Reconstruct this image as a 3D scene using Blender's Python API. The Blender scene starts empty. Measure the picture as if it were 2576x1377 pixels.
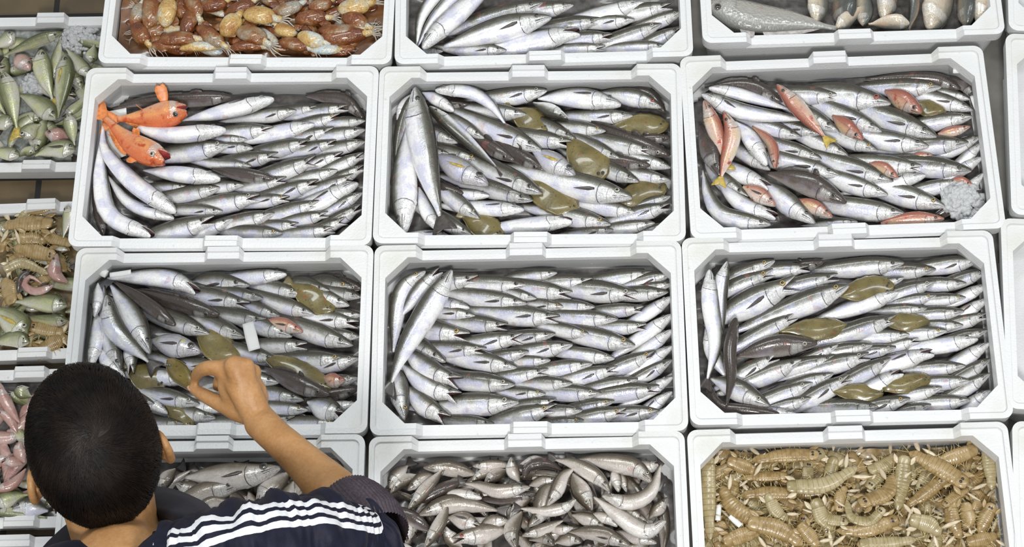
import bpy, bmesh, math, random
import numpy as np
from mathutils import Vector, Matrix, noise as mnoise
random.seed(7)
C = bpy.context.scene.collection
SC = bpy.context.scene
PI = math.pi

# ------------------------------------------------------------------ camera
RIM = 0.47                      # height of the box rims above the floor
FPX = 5000.0                    # focal length in pixels of a 2576 px wide frame
TH, YA, RO, TX, TY, TD = 1.1647221, -0.0851193, 0.0948525, 0.0271793, 0.0553039, 3.2430024
def _rot():
    c, s = math.cos(TH), math.sin(TH)
    R = np.array([[1, 0, 0], [0, s, c], [0, -c, s]])
    Z = np.array([[math.cos(YA), -math.sin(YA), 0], [math.sin(YA), math.cos(YA), 0], [0, 0, 1]])
    O = np.array([[math.cos(RO), -math.sin(RO), 0], [math.sin(RO), math.cos(RO), 0], [0, 0, 1]])
    return O @ R @ Z
RC = _rot()
CAM = -RC.T @ np.array([TX, TY, -TD]) + np.array([0, 0, RIM])
cd = bpy.data.cameras.new('camera'); cam = bpy.data.objects.new('camera', cd); C.objects.link(cam)
M4 = Matrix.Identity(4)
for i in range(3):
    for j in range(3): M4[i][j] = RC.T[i][j]
    M4[i][3] = CAM[i]
cam.matrix_world = M4
cd.sensor_width = 36.0; cd.lens = FPX / 2576 * 36.0; cd.clip_end = 50
SC.camera = cam
def unp(x, y, z):
    d = RC.T @ np.array([(x - 1288) / FPX, -(y - 688.5) / FPX, -1.0])
    return CAM + d * ((z - CAM[2]) / d[2])
def ppm(p):                     # pixels per metre at a point
    return FPX / abs((RC @ (np.array(p) - CAM))[2])

# ------------------------------------------------------------------ light
SC.view_settings.view_transform = 'Standard'; SC.view_settings.look = 'None'
SC.view_settings.gamma = 1.0; SC.view_settings.use_curve_mapping = False
SC.view_settings.exposure = 0.14
w = bpy.data.worlds.new('hall'); SC.world = w; w.use_nodes = True
w.node_tree.nodes['Background'].inputs[0].default_value = (0.93, 0.97, 1.0, 1)
w.node_tree.nodes['Background'].inputs[1].default_value = 0.44
def area(name, loc, target, size, power, col=(1, 1, 1)):
    l = bpy.data.lights.new(name, 'AREA'); l.shape = 'RECTANGLE'; l.size, l.size_y = size; l.energy = power; l.color = col
    o = bpy.data.objects.new(name, l); C.objects.link(o); o.location = loc
    o.rotation_euler = (Vector(target) - Vector(loc)).to_track_quat('-Z', 'Y').to_euler(); return o
area('unseen_hall_light', (0.15, -2.7, 4.3), (0.0, 0, 0.4), (0.5, 0.5), 100, (1, 0.985, 0.96))
area('unseen_hall_light', (-0.6, 0.9, 4.6), (0, 0, 0.4), (2.4, 0.5), 44, (0.95, 1.0, 0.98))  # overhead fill added for brightness, no lamp seen there
area('unseen_hall_light', (2.2, 0.6, 4.4), (0.2, 0, 0.4), (0.5, 1.8), 30, (0.96, 0.97, 1.0))  # another light out of view, from the right

# ------------------------------------------------------------------ materials
def mat(name):
    m = bpy.data.materials.new(name); m.use_nodes = True
    nt = m.node_tree; b = nt.nodes['Principled BSDF']; return m, nt, b
class NB:                       # small node helper
    def __init__(s, nt): s.nt = nt
    def n(s, t, **k):
        o = s.nt.nodes.new(t)
        for a, b in k.items(): setattr(o, a, b)
        return o
    def put(s, sock, v):
        if hasattr(v, 'is_linked') or isinstance(v, bpy.types.NodeSocket): s.nt.links.new(v, sock)
        else: sock.default_value = v
    def m(s, op, a, b=0.0, c=0.0, clamp=False):
        o = s.n('ShaderNodeMath', operation=op, use_clamp=clamp)
        s.put(o.inputs[0], a); s.put(o.inputs[1], b); s.put(o.inputs[2], c); return o.outputs[0]
    def noise(s, vec, scale, detail=2.0, rough=0.5):
        o = s.n('ShaderNodeTexNoise'); s.put(o.inputs['Vector'], vec); o.inputs['Scale'].default_value = scale
        o.inputs['Detail'].default_value = detail; o.inputs['Roughness'].default_value = rough; return o.outputs['Fac']
    def ramp(s, f, stops, interp='LINEAR'):
        o = s.n('ShaderNodeValToRGB'); s.put(o.inputs[0], f); r = o.color_ramp; r.interpolation = interp
        while len(r.elements) > 1: r.elements.remove(r.elements[-1])
        r.elements[0].position = stops[0][0]; r.elements[0].color = tuple(stops[0][1]) + (1,)
        for p, c in stops[1:]:
            e = r.elements.new(p); e.color = tuple(c) + (1,)
        return o.outputs[0]
    def mix(s, f, a, b, blend='MIX'):
        o = s.n('ShaderNodeMix', data_type='RGBA', blend_type=blend)
        s.put(o.inputs[0], f)
        s.put(o.inputs[6], a if not isinstance(a, tuple) else a + (1,)); s.put(o.inputs[7], b if not isinstance(b, tuple) else b + (1,))
        return o.outputs[2]
    def sstep(s, v, a, b):      # smooth 0..1 from a to b
        o = s.n('ShaderNodeMapRange', interpolation_type='SMOOTHSTEP'); s.put(o.inputs[0], v)
        o.inputs[1].default_value = a; o.inputs[2].default_value = b; return o.outputs[0]
    def bump(s, h, strength, dist=0.001):
        o = s.n('ShaderNodeBump'); s.put(o.inputs['Height'], h); o.inputs['Strength'].default_value = strength
        o.inputs['Distance'].default_value = dist; return o.outputs[0]
def plain(name, col, rough=0.5, metal=0.0, coat=0.0, var=0.0, scale=80.0, bump=0.0, trans=0.0):
    m, nt, b = mat(name); N = NB(nt)
    tc = N.n('ShaderNodeTexCoord').outputs['Object']
    if var or bump:
        f = N.noise(tc, scale, 3)
        dark = tuple(max(0, c * (1 - var)) for c in col); lite = tuple(min(1, c * (1 + var)) for c in col)
        N.put(b.inputs['Base Color'], N.ramp(f, [(0.3, dark), (0.7, lite)]))
        if bump: N.put(b.inputs['Normal'], N.bump(f, bump))
    else: b.inputs['Base Color'].default_value = col + (1,)
    b.inputs['Roughness'].default_value = rough; b.inputs['Metallic'].default_value = metal
    b.inputs['Coat Weight'].default_value = coat; b.inputs['Coat Roughness'].default_value = 0.08
    b.inputs['Transmission Weight'].default_value = trans
    return m

def eps_mat():
    m, nt, b = mat('white_polystyrene'); N = NB(nt)
    tc = N.n('ShaderNodeTexCoord').outputs['Object']
    vo = N.n('ShaderNodeTexVoronoi'); N.put(vo.inputs['Vector'], tc); vo.inputs['Scale'].default_value = 260
    st = N.noise(tc, 9, 4, .6)
    base = N.ramp(st, [(0.30, (0.70, 0.695, 0.655)), (0.46, (0.755, 0.76, 0.755)), (0.7, (0.765, 0.765, 0.775))])
    sp = N.noise(tc, 130, 2)
    base = N.mix(N.sstep(sp, 0.70, 0.76), base, (0.62, 0.62, 0.58))
    N.put(b.inputs['Base Color'], base)
    b.inputs['Roughness'].default_value = 0.38
    N.put(b.inputs['Normal'], N.bump(N.m('ADD', vo.outputs[0], N.m('MULTIPLY', N.noise(tc, 40, 3), 1.5)), 0.25, 0.0012))
    return m

def skin(name, stops, metal=0.14, rough=0.27, lines=True, tint=(0.50, 0.51, 0.80), tintamt=0.42, spots=None, vn=0.06, scales=0.25, scalesize=420.0, head=True):
    """fish skin: u along the body, v from back (0) to belly (1)"""
    m, nt, b = mat(name); N = NB(nt)
    uv = N.n('ShaderNodeUVMap').outputs[0]
    sx = N.n('ShaderNodeSeparateXYZ'); N.put(sx.inputs[0], uv); u, v = sx.outputs[0], sx.outputs[1]
    oi = N.n('ShaderNodeObjectInfo'); rnd = oi.outputs['Random']
    tc = N.n('ShaderNodeTexCoord').outputs['Object']
    va = N.n('ShaderNodeVectorMath', operation='ADD'); N.put(va.inputs[0], tc)
    cb = N.n('ShaderNodeCombineXYZ'); N.put(cb.inputs[0], N.m('MULTIPLY', rnd, 37.0)); N.put(cb.inputs[1], N.m('MULTIPLY', rnd, 91.0))
    N.put(va.inputs[1], cb.outputs[0]); P = va.outputs[0]
    n1 = N.noise(P, 90, 3); n2 = N.noise(P, 300, 2); n3 = N.noise(P, 45, 1)
    vv = N.m('ADD', v, N.m('MULTIPLY', N.m('SUBTRACT', n1, 0.5), vn * 2))
    vv = N.m('ADD', vv, N.m('MULTIPLY', N.m('SUBTRACT', rnd, 0.5), 0.10))
    col = N.ramp(vv, stops)
    tm = N.m('MULTIPLY', N.m('MULTIPLY', N.sstep(n3, 0.45, 0.62), N.m('MULTIPLY', N.sstep(v, 0.35, 0.5), N.sstep(u, 0.16, 0.26))), tintamt)
    col = N.mix(tm, col, tint)
    grain = N.m('MULTIPLY_ADD', n2, 0.34, 0.86)
    gc = N.n('ShaderNodeCombineXYZ')
    for i in range(3): N.put(gc.inputs[i], grain)
    col = N.mix(1.0, col, gc.outputs[0], 'MULTIPLY')
    if head:                    # creased, veined head
        mp = N.n('ShaderNodeMapping'); N.put(mp.inputs[0], uv); mp.inputs['Scale'].default_value = (60, 9, 1)
        nv = N.n('ShaderNodeVectorMath', operation='ADD'); N.put(nv.inputs[0], mp.outputs[0]); N.put(nv.inputs[1], N.m('MULTIPLY', rnd, 51.0))
        vn_ = N.m('ABSOLUTE', N.m('SUBTRACT', N.noise(nv.outputs[0], 1.0, 3, .6), 0.5))
        vm = N.m('MULTIPLY', N.m('MULTIPLY', N.m('SUBTRACT', 1.0, N.sstep(vn_, .008, .05)), N.m('SUBTRACT', 1.0, N.sstep(u, .21, .26))), N.sstep(v, .25, .4))
        col = N.mix(N.m('MULTIPLY', vm, .55), col, (.10, .095, .09))
        rd = N.m('MULTIPLY', N.sstep(N.noise(P, 55, 1), .68, .72), N.m('MULTIPLY', N.sstep(u, .2, .26), N.m('SUBTRACT', 1.0, N.sstep(u, .5, .6))))
        col = N.mix(N.m('MULTIPLY', rd, .28), col, (.45, .12, .10))
    # soft dusky flecks running along the flank
    ms = N.n('ShaderNodeMapping'); N.put(ms.inputs[0], uv); ms.inputs['Scale'].default_value = (7, 30, 1)
    fv = N.n('ShaderNodeVectorMath', operation='ADD'); N.put(fv.inputs[0], ms.outputs[0]); N.put(fv.inputs[1], N.m('MULTIPLY', rnd, 77.0))
    fk = N.m('MULTIPLY', N.sstep(N.noise(fv.outputs[0], 1.0, 3, .6), .56, .72), N.m('SUBTRACT', 1.0, N.sstep(v, .62, .85)))
    col = N.mix(N.m('MULTIPLY', fk, .28), col, (.16, .15, .13))
    if spots:
        scol, lo, hi, sc = spots
        col = N.mix(N.sstep(N.noise(P, sc, 3), lo, hi), col, scol)
    met = N.m('MULTIPLY', N.sstep(v, 0.22, 0.42), metal)
    if head:
        wob = N.m('MULTIPLY', N.m('SUBTRACT', n1, 0.5), 0.016)
        op = N.m('MULTIPLY', N.m('MULTIPLY', N.sstep(u, 0.11, 0.15), N.m('SUBTRACT', 1.0, N.sstep(u, 0.20, 0.225))), N.sstep(v, 0.3, 0.45))
        col = N.mix(N.m('MULTIPLY', op, 0.45), col, (0.80, 0.79, 0.76))
        met = N.m('MAXIMUM', met, N.m('MULTIPLY', op, 0.3))
    if lines:
        # gill slit, cheek crease and jaw line
        c1 = N.m('COSINE', N.m('MULTIPLY', N.m('SUBTRACT', v, 0.55), 3.4))
        ug = N.m('MULTIPLY_ADD', c1, 0.045, 0.19)
        d1 = N.m('ABSOLUTE', N.m('SUBTRACT', N.m('ADD', u, wob), ug))
        l1 = N.m('MULTIPLY', N.m('SUBTRACT', 1.0, N.sstep(d1, 0.0015, 0.0055)), N.m('MULTIPLY', N.sstep(v, 0.28, 0.36), N.m('SUBTRACT', 1.0, N.sstep(v, 0.9, 1.0))))
        d2 = N.m('ABSOLUTE', N.m('SUBTRACT', N.m('ADD', u, wob), N.m('MULTIPLY_ADD', c1, 0.03, 0.135)))
        l2 = N.m('MULTIPLY', N.m('MULTIPLY', N.m('SUBTRACT', 1.0, N.sstep(d2, 0.001, 0.004)), 0.55), N.m('MULTIPLY', N.sstep(v, 0.35, 0.42), N.m('SUBTRACT', 1.0, N.sstep(v, 0.75, 0.85))))
        d3 = N.m('ABSOLUTE', N.m('SUBTRACT', v, N.m('MULTIPLY_ADD', u, 0.6, 0.515)))
        l3 = N.m('MULTIPLY', N.m('SUBTRACT', 1.0, N.sstep(d3, 0.016, 0.04)), N.m('SUBTRACT', 1.0, N.sstep(u, 0.115, 0.135)))
        d4 = N.m('ABSOLUTE', N.m('SUBTRACT', v, N.m('MULTIPLY_ADD', u, 0.6, 0.60)))
        l4 = N.m('MULTIPLY', N.m('MULTIPLY', N.m('SUBTRACT', 1.0, N.sstep(d4, 0.010, 0.022)), 0.8), N.m('SUBTRACT', 1.0, N.sstep(u, 0.105, 0.13)))
        # lateral line
        d5 = N.m('ABSOLUTE', N.m('SUBTRACT', v, 0.36))
        l5 = N.m('MULTIPLY', N.m('MULTIPLY', N.m('SUBTRACT', 1.0, N.sstep(d5, 0.006, 0.016)), 0.3), N.sstep(u, 0.24, 0.3))
        ln = N.m('MAXIMUM', N.m('MAXIMUM', l1, l2), N.m('MAXIMUM', N.m('MAXIMUM', l3, l4), l5))
        col = N.mix(N.m('MULTIPLY', ln, 0.88), col, (0.03, 0.026, 0.024))
        met = N.m('MULTIPLY', met, N.m('SUBTRACT', 1.0, ln))
    N.put(b.inputs['Base Color'], col); N.put(b.inputs['Metallic'], met)
    N.put(b.inputs['Roughness'], N.m('MULTIPLY_ADD', n2, 0.22, rough - 0.1))
    b.inputs['Coat Weight'].default_value = 0.6; b.inputs['Coat Roughness'].default_value = 0.07
    vo = N.n('ShaderNodeTexVoronoi'); N.put(vo.inputs['Vector'], tc); vo.inputs['Scale'].default_value = scalesize
    hb = N.noise(P, 230, 2)
    hm = N.m('MULTIPLY', N.m('SUBTRACT', 1.0, N.sstep(u, 0.2, 0.27)), 0.8) if head else 0.0
    h = N.m('ADD', N.m('MULTIPLY', vo.outputs[0], scales), N.m('MULTIPLY', hb, N.m('ADD', hm, 0.35)))
    N.put(b.inputs['Normal'], N.bump(h, 0.6, 0.0012))
    return m

HK = [(0.0, (.030, .027, .019)), (.26, (.055, .050, .036)), (.36, (.13, .125, .10)), (.44, (.34, .34, .315)), (.51, (.68, .68, .68)), (.60, (.90, .89, .90)), (1.0, (.95, .94, .93))]
M = {}
M['eps'] = eps_mat()
M['hake'] = skin('hake_skin', HK)
M['darkhake'] = skin('dark_hake_skin', [(0, (.040, .028, .022)), (.3, (.06, .045, .038)), (.5, (.13, .10, .085)), (.7, (.45, .41, .39)), (1, (.75, .72, .70))], metal=.1, tintamt=.1)
M['whiting'] = skin('whiting_skin', [(0, (.045, .034, .022)), (.22, (.085, .066, .046)), (.36, (.19, .155, .115)), (.47, (.38, .335, .285)), (.6, (.60, .55, .50)), (.8, (.76, .71, .66)), (1, (.82, .78, .74))], metal=.15, tint=(.50, .43, .40))
M['bigeye'] = skin('pale_lavender_skin', [(0, (.12, .11, .10)), (.2, (.22, .21, .21)), (.36, (.44, .43, .46)), (.55, (.62, .60, .66)), (1, (.78, .75, .76))], metal=.25, spots=((.50, .45, .10), .66, .72, 60))
M['mullet'] = skin('red_mullet_skin', [(0, (.25, .075, .05)), (.25, (.36, .13, .085)), (.40, (.50, .24, .17)), (.55, (.64, .40, .32)), (.8, (.76, .64, .56)), (1, (.80, .72, .66))], metal=.12, tint=(.70, .58, .2), tintamt=.3, spots=((.45, .08, .045), .60, .72, 70))
M['redfish'] = skin('orange_fish_skin', [(0, (.60, .13, .035)), (.3, (.66, .17, .055)), (.5, (.70, .25, .11)), (.75, (.74, .40, .26)), (1, (.76, .55, .45))], metal=.05, tint=(.80, .36, .12), tintamt=.7, spots=((.52, .075, .02), .56, .72, 70), lines=False, scales=.6, scalesize=260, vn=.16)
M['green'] = skin('green_fish_skin', [(0, (.055, .060, .022)), (.2, (.12, .13, .05)), (.36, (.27, .28, .15)), (.50, (.46, .46, .32)), (.7, (.62, .60, .50)), (1, (.68, .65, .58))], metal=.15, tint=(.52, .54, .20), tintamt=.5)
M['scaly'] = skin('scaly_silver_skin', [(0, (.16, .16, .15)), (.2, (.26, .26, .24)), (.4, (.46, .45, .42)), (.6, (.58, .55, .50)), (1, (.70, .66, .58))], metal=.45, tintamt=.0, scales=1.1, scalesize=210, lines=False)
M['bass'] = skin('bass_skin', [(0, (.05, .055, .05)), (.25, (.09, .095, .085)), (.42, (.22, .21, .18)), (.55, (.55, .47, .36)), (1, (.78, .70, .58))], metal=.15, tint=(.7, .35, .2), tintamt=.3, lines=False)
M['eel'] = skin('pink_flesh_skin', [(0, (.36, .19, .15)), (.4, (.48, .29, .25)), (1, (.62, .46, .42))], metal=.05, tint=(.35, .12, .12), tintamt=.5, lines=False)
M['blue'] = skin('blue_grey_skin', [(0, (.06, .06, .08)), (.3, (.17, .17, .22)), (.6, (.42, .42, .52)), (1, (.6, .6, .68))], metal=.4, tint=(.3, .3, .55), tintamt=.5, lines=False)
M['mouth'] = plain('mouth_lining', (.055, .02, .02), .35, 0, .4, .5, 200)
M['redmouth'] = plain('red_gill', (.30, .03, .03), .35, 0, .4, .4, 200)
M['fin'] = plain('dark_fin', (.055, .045, .04), .4, 0, .4, .4, 160)
M['palefin'] = plain('pale_fin', (.42, .39, .37), .4, 0, .4, .3, 160)
M['orangefin'] = plain('orange_fin', (.72, .24, .07), .4, 0, .4, .3, 160)
M['yellowfin'] = plain('yellow_fin', (.50, .36, .07), .4, 0, .4, .3, 160)
def eye_mat(name, iris, rim):
    m, nt, b = mat(name); N = NB(nt)
    sx = N.n('ShaderNodeSeparateXYZ'); N.put(sx.inputs[0], N.n('ShaderNodeUVMap').outputs[0])
    N.put(b.inputs['Base Color'], N.ramp(sx.outputs[0], [(0, (.004, .004, .004)), (.47, (.004, .004, .004)), (.53, iris), (.78, iris), (.88, rim), (1, rim)]))
    b.inputs['Roughness'].default_value = .12; b.inputs['Coat Weight'].default_value = 1; b.inputs['Coat Roughness'].default_value = .03
    return m
M['eye'] = eye_mat('dark_eye', (.05, .045, .035), (.16, .15, .13))
M['goldeye'] = eye_mat('golden_eye', (.52, .36, .10), (.20, .13, .05))
M['redeye'] = eye_mat('red_eye', (.42, .07, .04), (.3, .10, .07))
M['paleeye'] = eye_mat('pale_eye', (.52, .49, .40), (.18, .17, .15))

# ------------------------------------------------------------------ objects
def tag(o, label=None, cat=None, group=None, kind=None):
    if label: o['label'] = label
    if cat: o['category'] = cat
    if group: o['group'] = group
    if kind: o['kind'] = kind
    return o
def mesh_obj(name, verts, faces, mats, parent=None, origin=None, uvs=None, fmat=None, smooth=True):
    """one mesh object; verts in world space, origin = its own or its parent's base point"""
    V = np.asarray(verts, float)
    if parent is not None: org = ORG[parent.name]
    elif origin is None: org = np.array([V[:, 0].mean(), V[:, 1].mean(), V[:, 2].min()])
    else: org = np.array(origin, float)
    me = bpy.data.meshes.new(name); me.from_pydata((V - org).tolist(), [], [list(map(int, f)) for f in faces])
    for m in mats: me.materials.append(m)
    if fmat is not None: me.polygons.foreach_set('material_index', np.asarray(fmat, dtype=np.int32))
    if uvs is not None:
        li = np.empty(len(me.loops), dtype=np.int32); me.loops.foreach_get('vertex_index', li)
        l = me.uv_layers.new(name='UVMap'); l.data.foreach_set('uv', np.asarray(uvs, dtype=np.float32)[li].ravel())
    if smooth: me.polygons.foreach_set('use_smooth', np.ones(len(me.polygons), dtype=bool))
    me.update()
    o = bpy.data.objects.new(name, me); C.objects.link(o)
    ORG[o.name] = org
    if parent is not None: o.parent = parent
    else: o.location = org
    return o
ORG = {}; NOSE = {}
class Reg:                      # a zoomed crop of the photograph: its pixels -> frame pixels
    def __init__(s, x0, y0, k): s.x0, s.y0, s.k = x0, y0, k
    def p(s, x, y): return (s.x0 + x * s.k, s.y0 + y * s.k)
def nrm(v):
    v = np.asarray(v, float); return v / (np.linalg.norm(v) + 1e-12)
def spline(P, n):
    """Catmull-Rom through P, resampled at n equal steps of arc length"""
    P = np.asarray(P, float)
    if len(P) == 2: D = P[0] + (P[1] - P[0]) * np.linspace(0, 1, 60)[:, None]
    else:
        Q = np.vstack([2 * P[0] - P[1], P, 2 * P[-1] - P[-2]]); D = []
        for i in range(1, len(Q) - 2):
            a, b, c, d = Q[i - 1:i + 3]
            for t in np.linspace(0, 1, 24, endpoint=False):
                D.append(.5 * (2 * b + (c - a) * t + (2 * a - 5 * b + 4 * c - d) * t * t + (3 * b - a - 3 * c + d) * t ** 3))
        D.append(P[-1]); D = np.array(D)
    s = np.concatenate([[0], np.cumsum(np.linalg.norm(np.diff(D, axis=0), axis=1))])
    return D, s
def at_arc(D, s, u):
    t = np.asarray(u) * s[-1]
    return np.stack([np.interp(t, s, D[:, k]) for k in range(3)], 1)
ZUP = np.array([0, 0, 1.0])

# profile tables: u, top, bottom, half width (in units of body height)
PROF = {
 'hake': ([0, .012, .03, .055, .085, .115, .15, .18, .21, .232, .245, .27, .32, .38, .45, .53, .61, .69, .77, .84, .90, .95, 1],
          dict(u=[0, .02, .06, .11, .17, .24, .32, .42, .55, .68, .8, .9, .96, 1], t=[.06, .13, .22, .30, .38, .45, .49, .49, .46, .39, .29, .17, .11, .085],
               b=[.05, .13, .23, .33, .44, .54, .58, .58, .52, .42, .29, .17, .11, .085], w=[.07, .16, .24, .30, .34, .37, .38, .38, .35, .29, .20, .11, .06, .04])),
 'deep': ([0, .012, .03, .055, .085, .115, .15, .18, .21, .232, .245, .27, .32, .38, .45, .53, .61, .69, .77, .84, .90, .95, 1],
          dict(u=[0, .02, .06, .11, .17, .24, .32, .42, .55, .68, .8, .9, .96, 1], t=[.06, .14, .25, .34, .42, .48, .50, .48, .42, .33, .21, .10, .08, .09],
               b=[.05, .12, .22, .32, .42, .50, .53, .51, .44, .34, .21, .10, .08, .09], w=[.05, .12, .18, .23, .26, .28, .28, .26, .22, .17, .11, .06, .04, .03])),
 'redfish': ([0, .012, .03, .055, .085, .115, .15, .19, .24, .29, .31, .34, .38, .43, .5, .57, .64, .71, .78, .85, .91, .96, 1],
          dict(u=[0, .02, .06, .12, .2, .3, .4, .5, .62, .74, .85, .93, 1], t=[.12, .20, .29, .40, .49, .52, .50, .44, .34, .24, .16, .12, .12],
               b=[.10, .18, .28, .38, .46, .48, .46, .40, .31, .22, .15, .12, .12], w=[.14, .20, .28, .35, .39, .38, .34, .28, .21, .14, .09, .06, .05])),
 'squid': ([0, .015, .04, .08, .13, .19, .26, .33, .40, .48, .56, .64, .72, .79, .85, .90, .94, .97, .99, 1],
          dict(u=[0, .03, .1, .2, .35, .55, .75, .88, .96, 1], t=[.10, .24, .36, .45, .5, .5, .44, .33, .18, .04], b=[.10, .24, .36, .45, .5, .5, .44, .33, .18, .04],
               w=[.08, .16, .24, .30, .34, .34, .30, .22, .12, .03])),
}
PHI = [0, 20, 40, 60, 80, 96, 100, 104, 125, 150, 180, 210, 235, 256, 260, 264, 280, 300, 320, 340]

def leaf(base, d, side, nor, L, W, thick=.0006, prof=((0, .35), (.3, 1), (.65, .9), (1, .12)), curve=0.0, fork=0.0):
    """thin closed blade: base point, direction, side vector, normal"""
    d, side, nor = nrm(d), nrm(side), nrm(nor); n = 9; pu = [p[0] for p in prof]; pw = [p[1] for p in prof]
    V = []; F = []
    for i in range(n):
        t = i / (n - 1); hw = W * .5 * np.interp(t, pu, pw); c = base + d * L * t + nor * curve * L * t * t
        for k in (-1, -.5, 0, .5, 1):
            q = c + side * hw * k - d * (fork * L * t * (1 - abs(k)))
            th = thick * (1.15 - abs(k))
            V.append(q + nor * th); V.append(q - nor * th)
    for i in range(n - 1):
        for k in range(4):
            a = (i * 5 + k) * 2; b = a + 2; c = a + 10; e = c + 2
            F += [(a, c, e, b), (a + 1, b + 1, e + 1, c + 1)]
    for i in range(n - 1):
        a = i * 10; F.append((a, a + 1, a + 11, a + 10)); a = i * 10 + 8; F.append((a, a + 10, a + 11, a + 1))
    for i in (0, n - 1):
        for k in range(4):
            a = (i * 5 + k) * 2
            F.append((a, a + 2, a + 3, a + 1) if i == 0 else (a, a + 1, a + 3, a + 2))
    return V, F
def dome(c, nor, r, h=.40):
    nor = nrm(nor); a = nrm(np.cross(nor, [.31, .77, .2])); b = np.cross(nor, a); V = [c + nor * r * h]; U = [(0, 0)]; F = []; K = 14
    R = [.28, .46, .54, .8, .92, 1.0, 1.02]; 
    for i, q in enumerate(R):
        z = r * h * (1 - min(q, 1) ** 2) - (0.25 * r if i == len(R) - 1 else 0)
        for k in range(K):
            t = 2 * PI * k / K; V.append(c + (a * math.cos(t) + b * math.sin(t)) * r * q + nor * z); U.append((min(q, 1), 0))
    for k in range(K): F.append((0, 1 + k, 1 + (k + 1) % K))
    for i in range(len(R) - 1):
        for k in range(K):
            a0 = 1 + i * K + k; b0 = 1 + i * K + (k + 1) % K; F.append((a0, a0 + K, b0 + K, b0))
    return V, F, U
def tube(pts, r0, r1=None, K=6, cap=True):
    r1 = r0 if r1 is None else r1; P = [np.asarray(p, float) for p in pts]; V = []; F = []; n = len(P)
    for i in range(n):
        t = nrm(P[min(i + 1, n - 1)] - P[max(i - 1, 0)]); a = nrm(np.cross(t, ZUP if abs(t[2]) < .9 else [1, 0, 0])); b = np.cross(a, t)
        r = r0 + (r1 - r0) * i / (n - 1)
        for k in range(K):
            q = 2 * PI * k / K; V.append(P[i] + (a * math.cos(q) + b * math.sin(q)) * r)
    for i in range(n - 1):
        for k in range(K):
            a0 = i * K + k; b0 = i * K + (k + 1) % K; F.append((a0, b0, b0 + K, a0 + K))
    if cap: F.append(tuple(range(K - 1, -1, -1))); F.append(tuple((n - 1) * K + k for k in range(K)))
    return V, F
def join(parts):
    V = []; F = []
    for v, f in parts:
        o = len(V); V += list(v); F += [tuple(i + o for i in q) for q in f]
    return V, F

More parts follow.
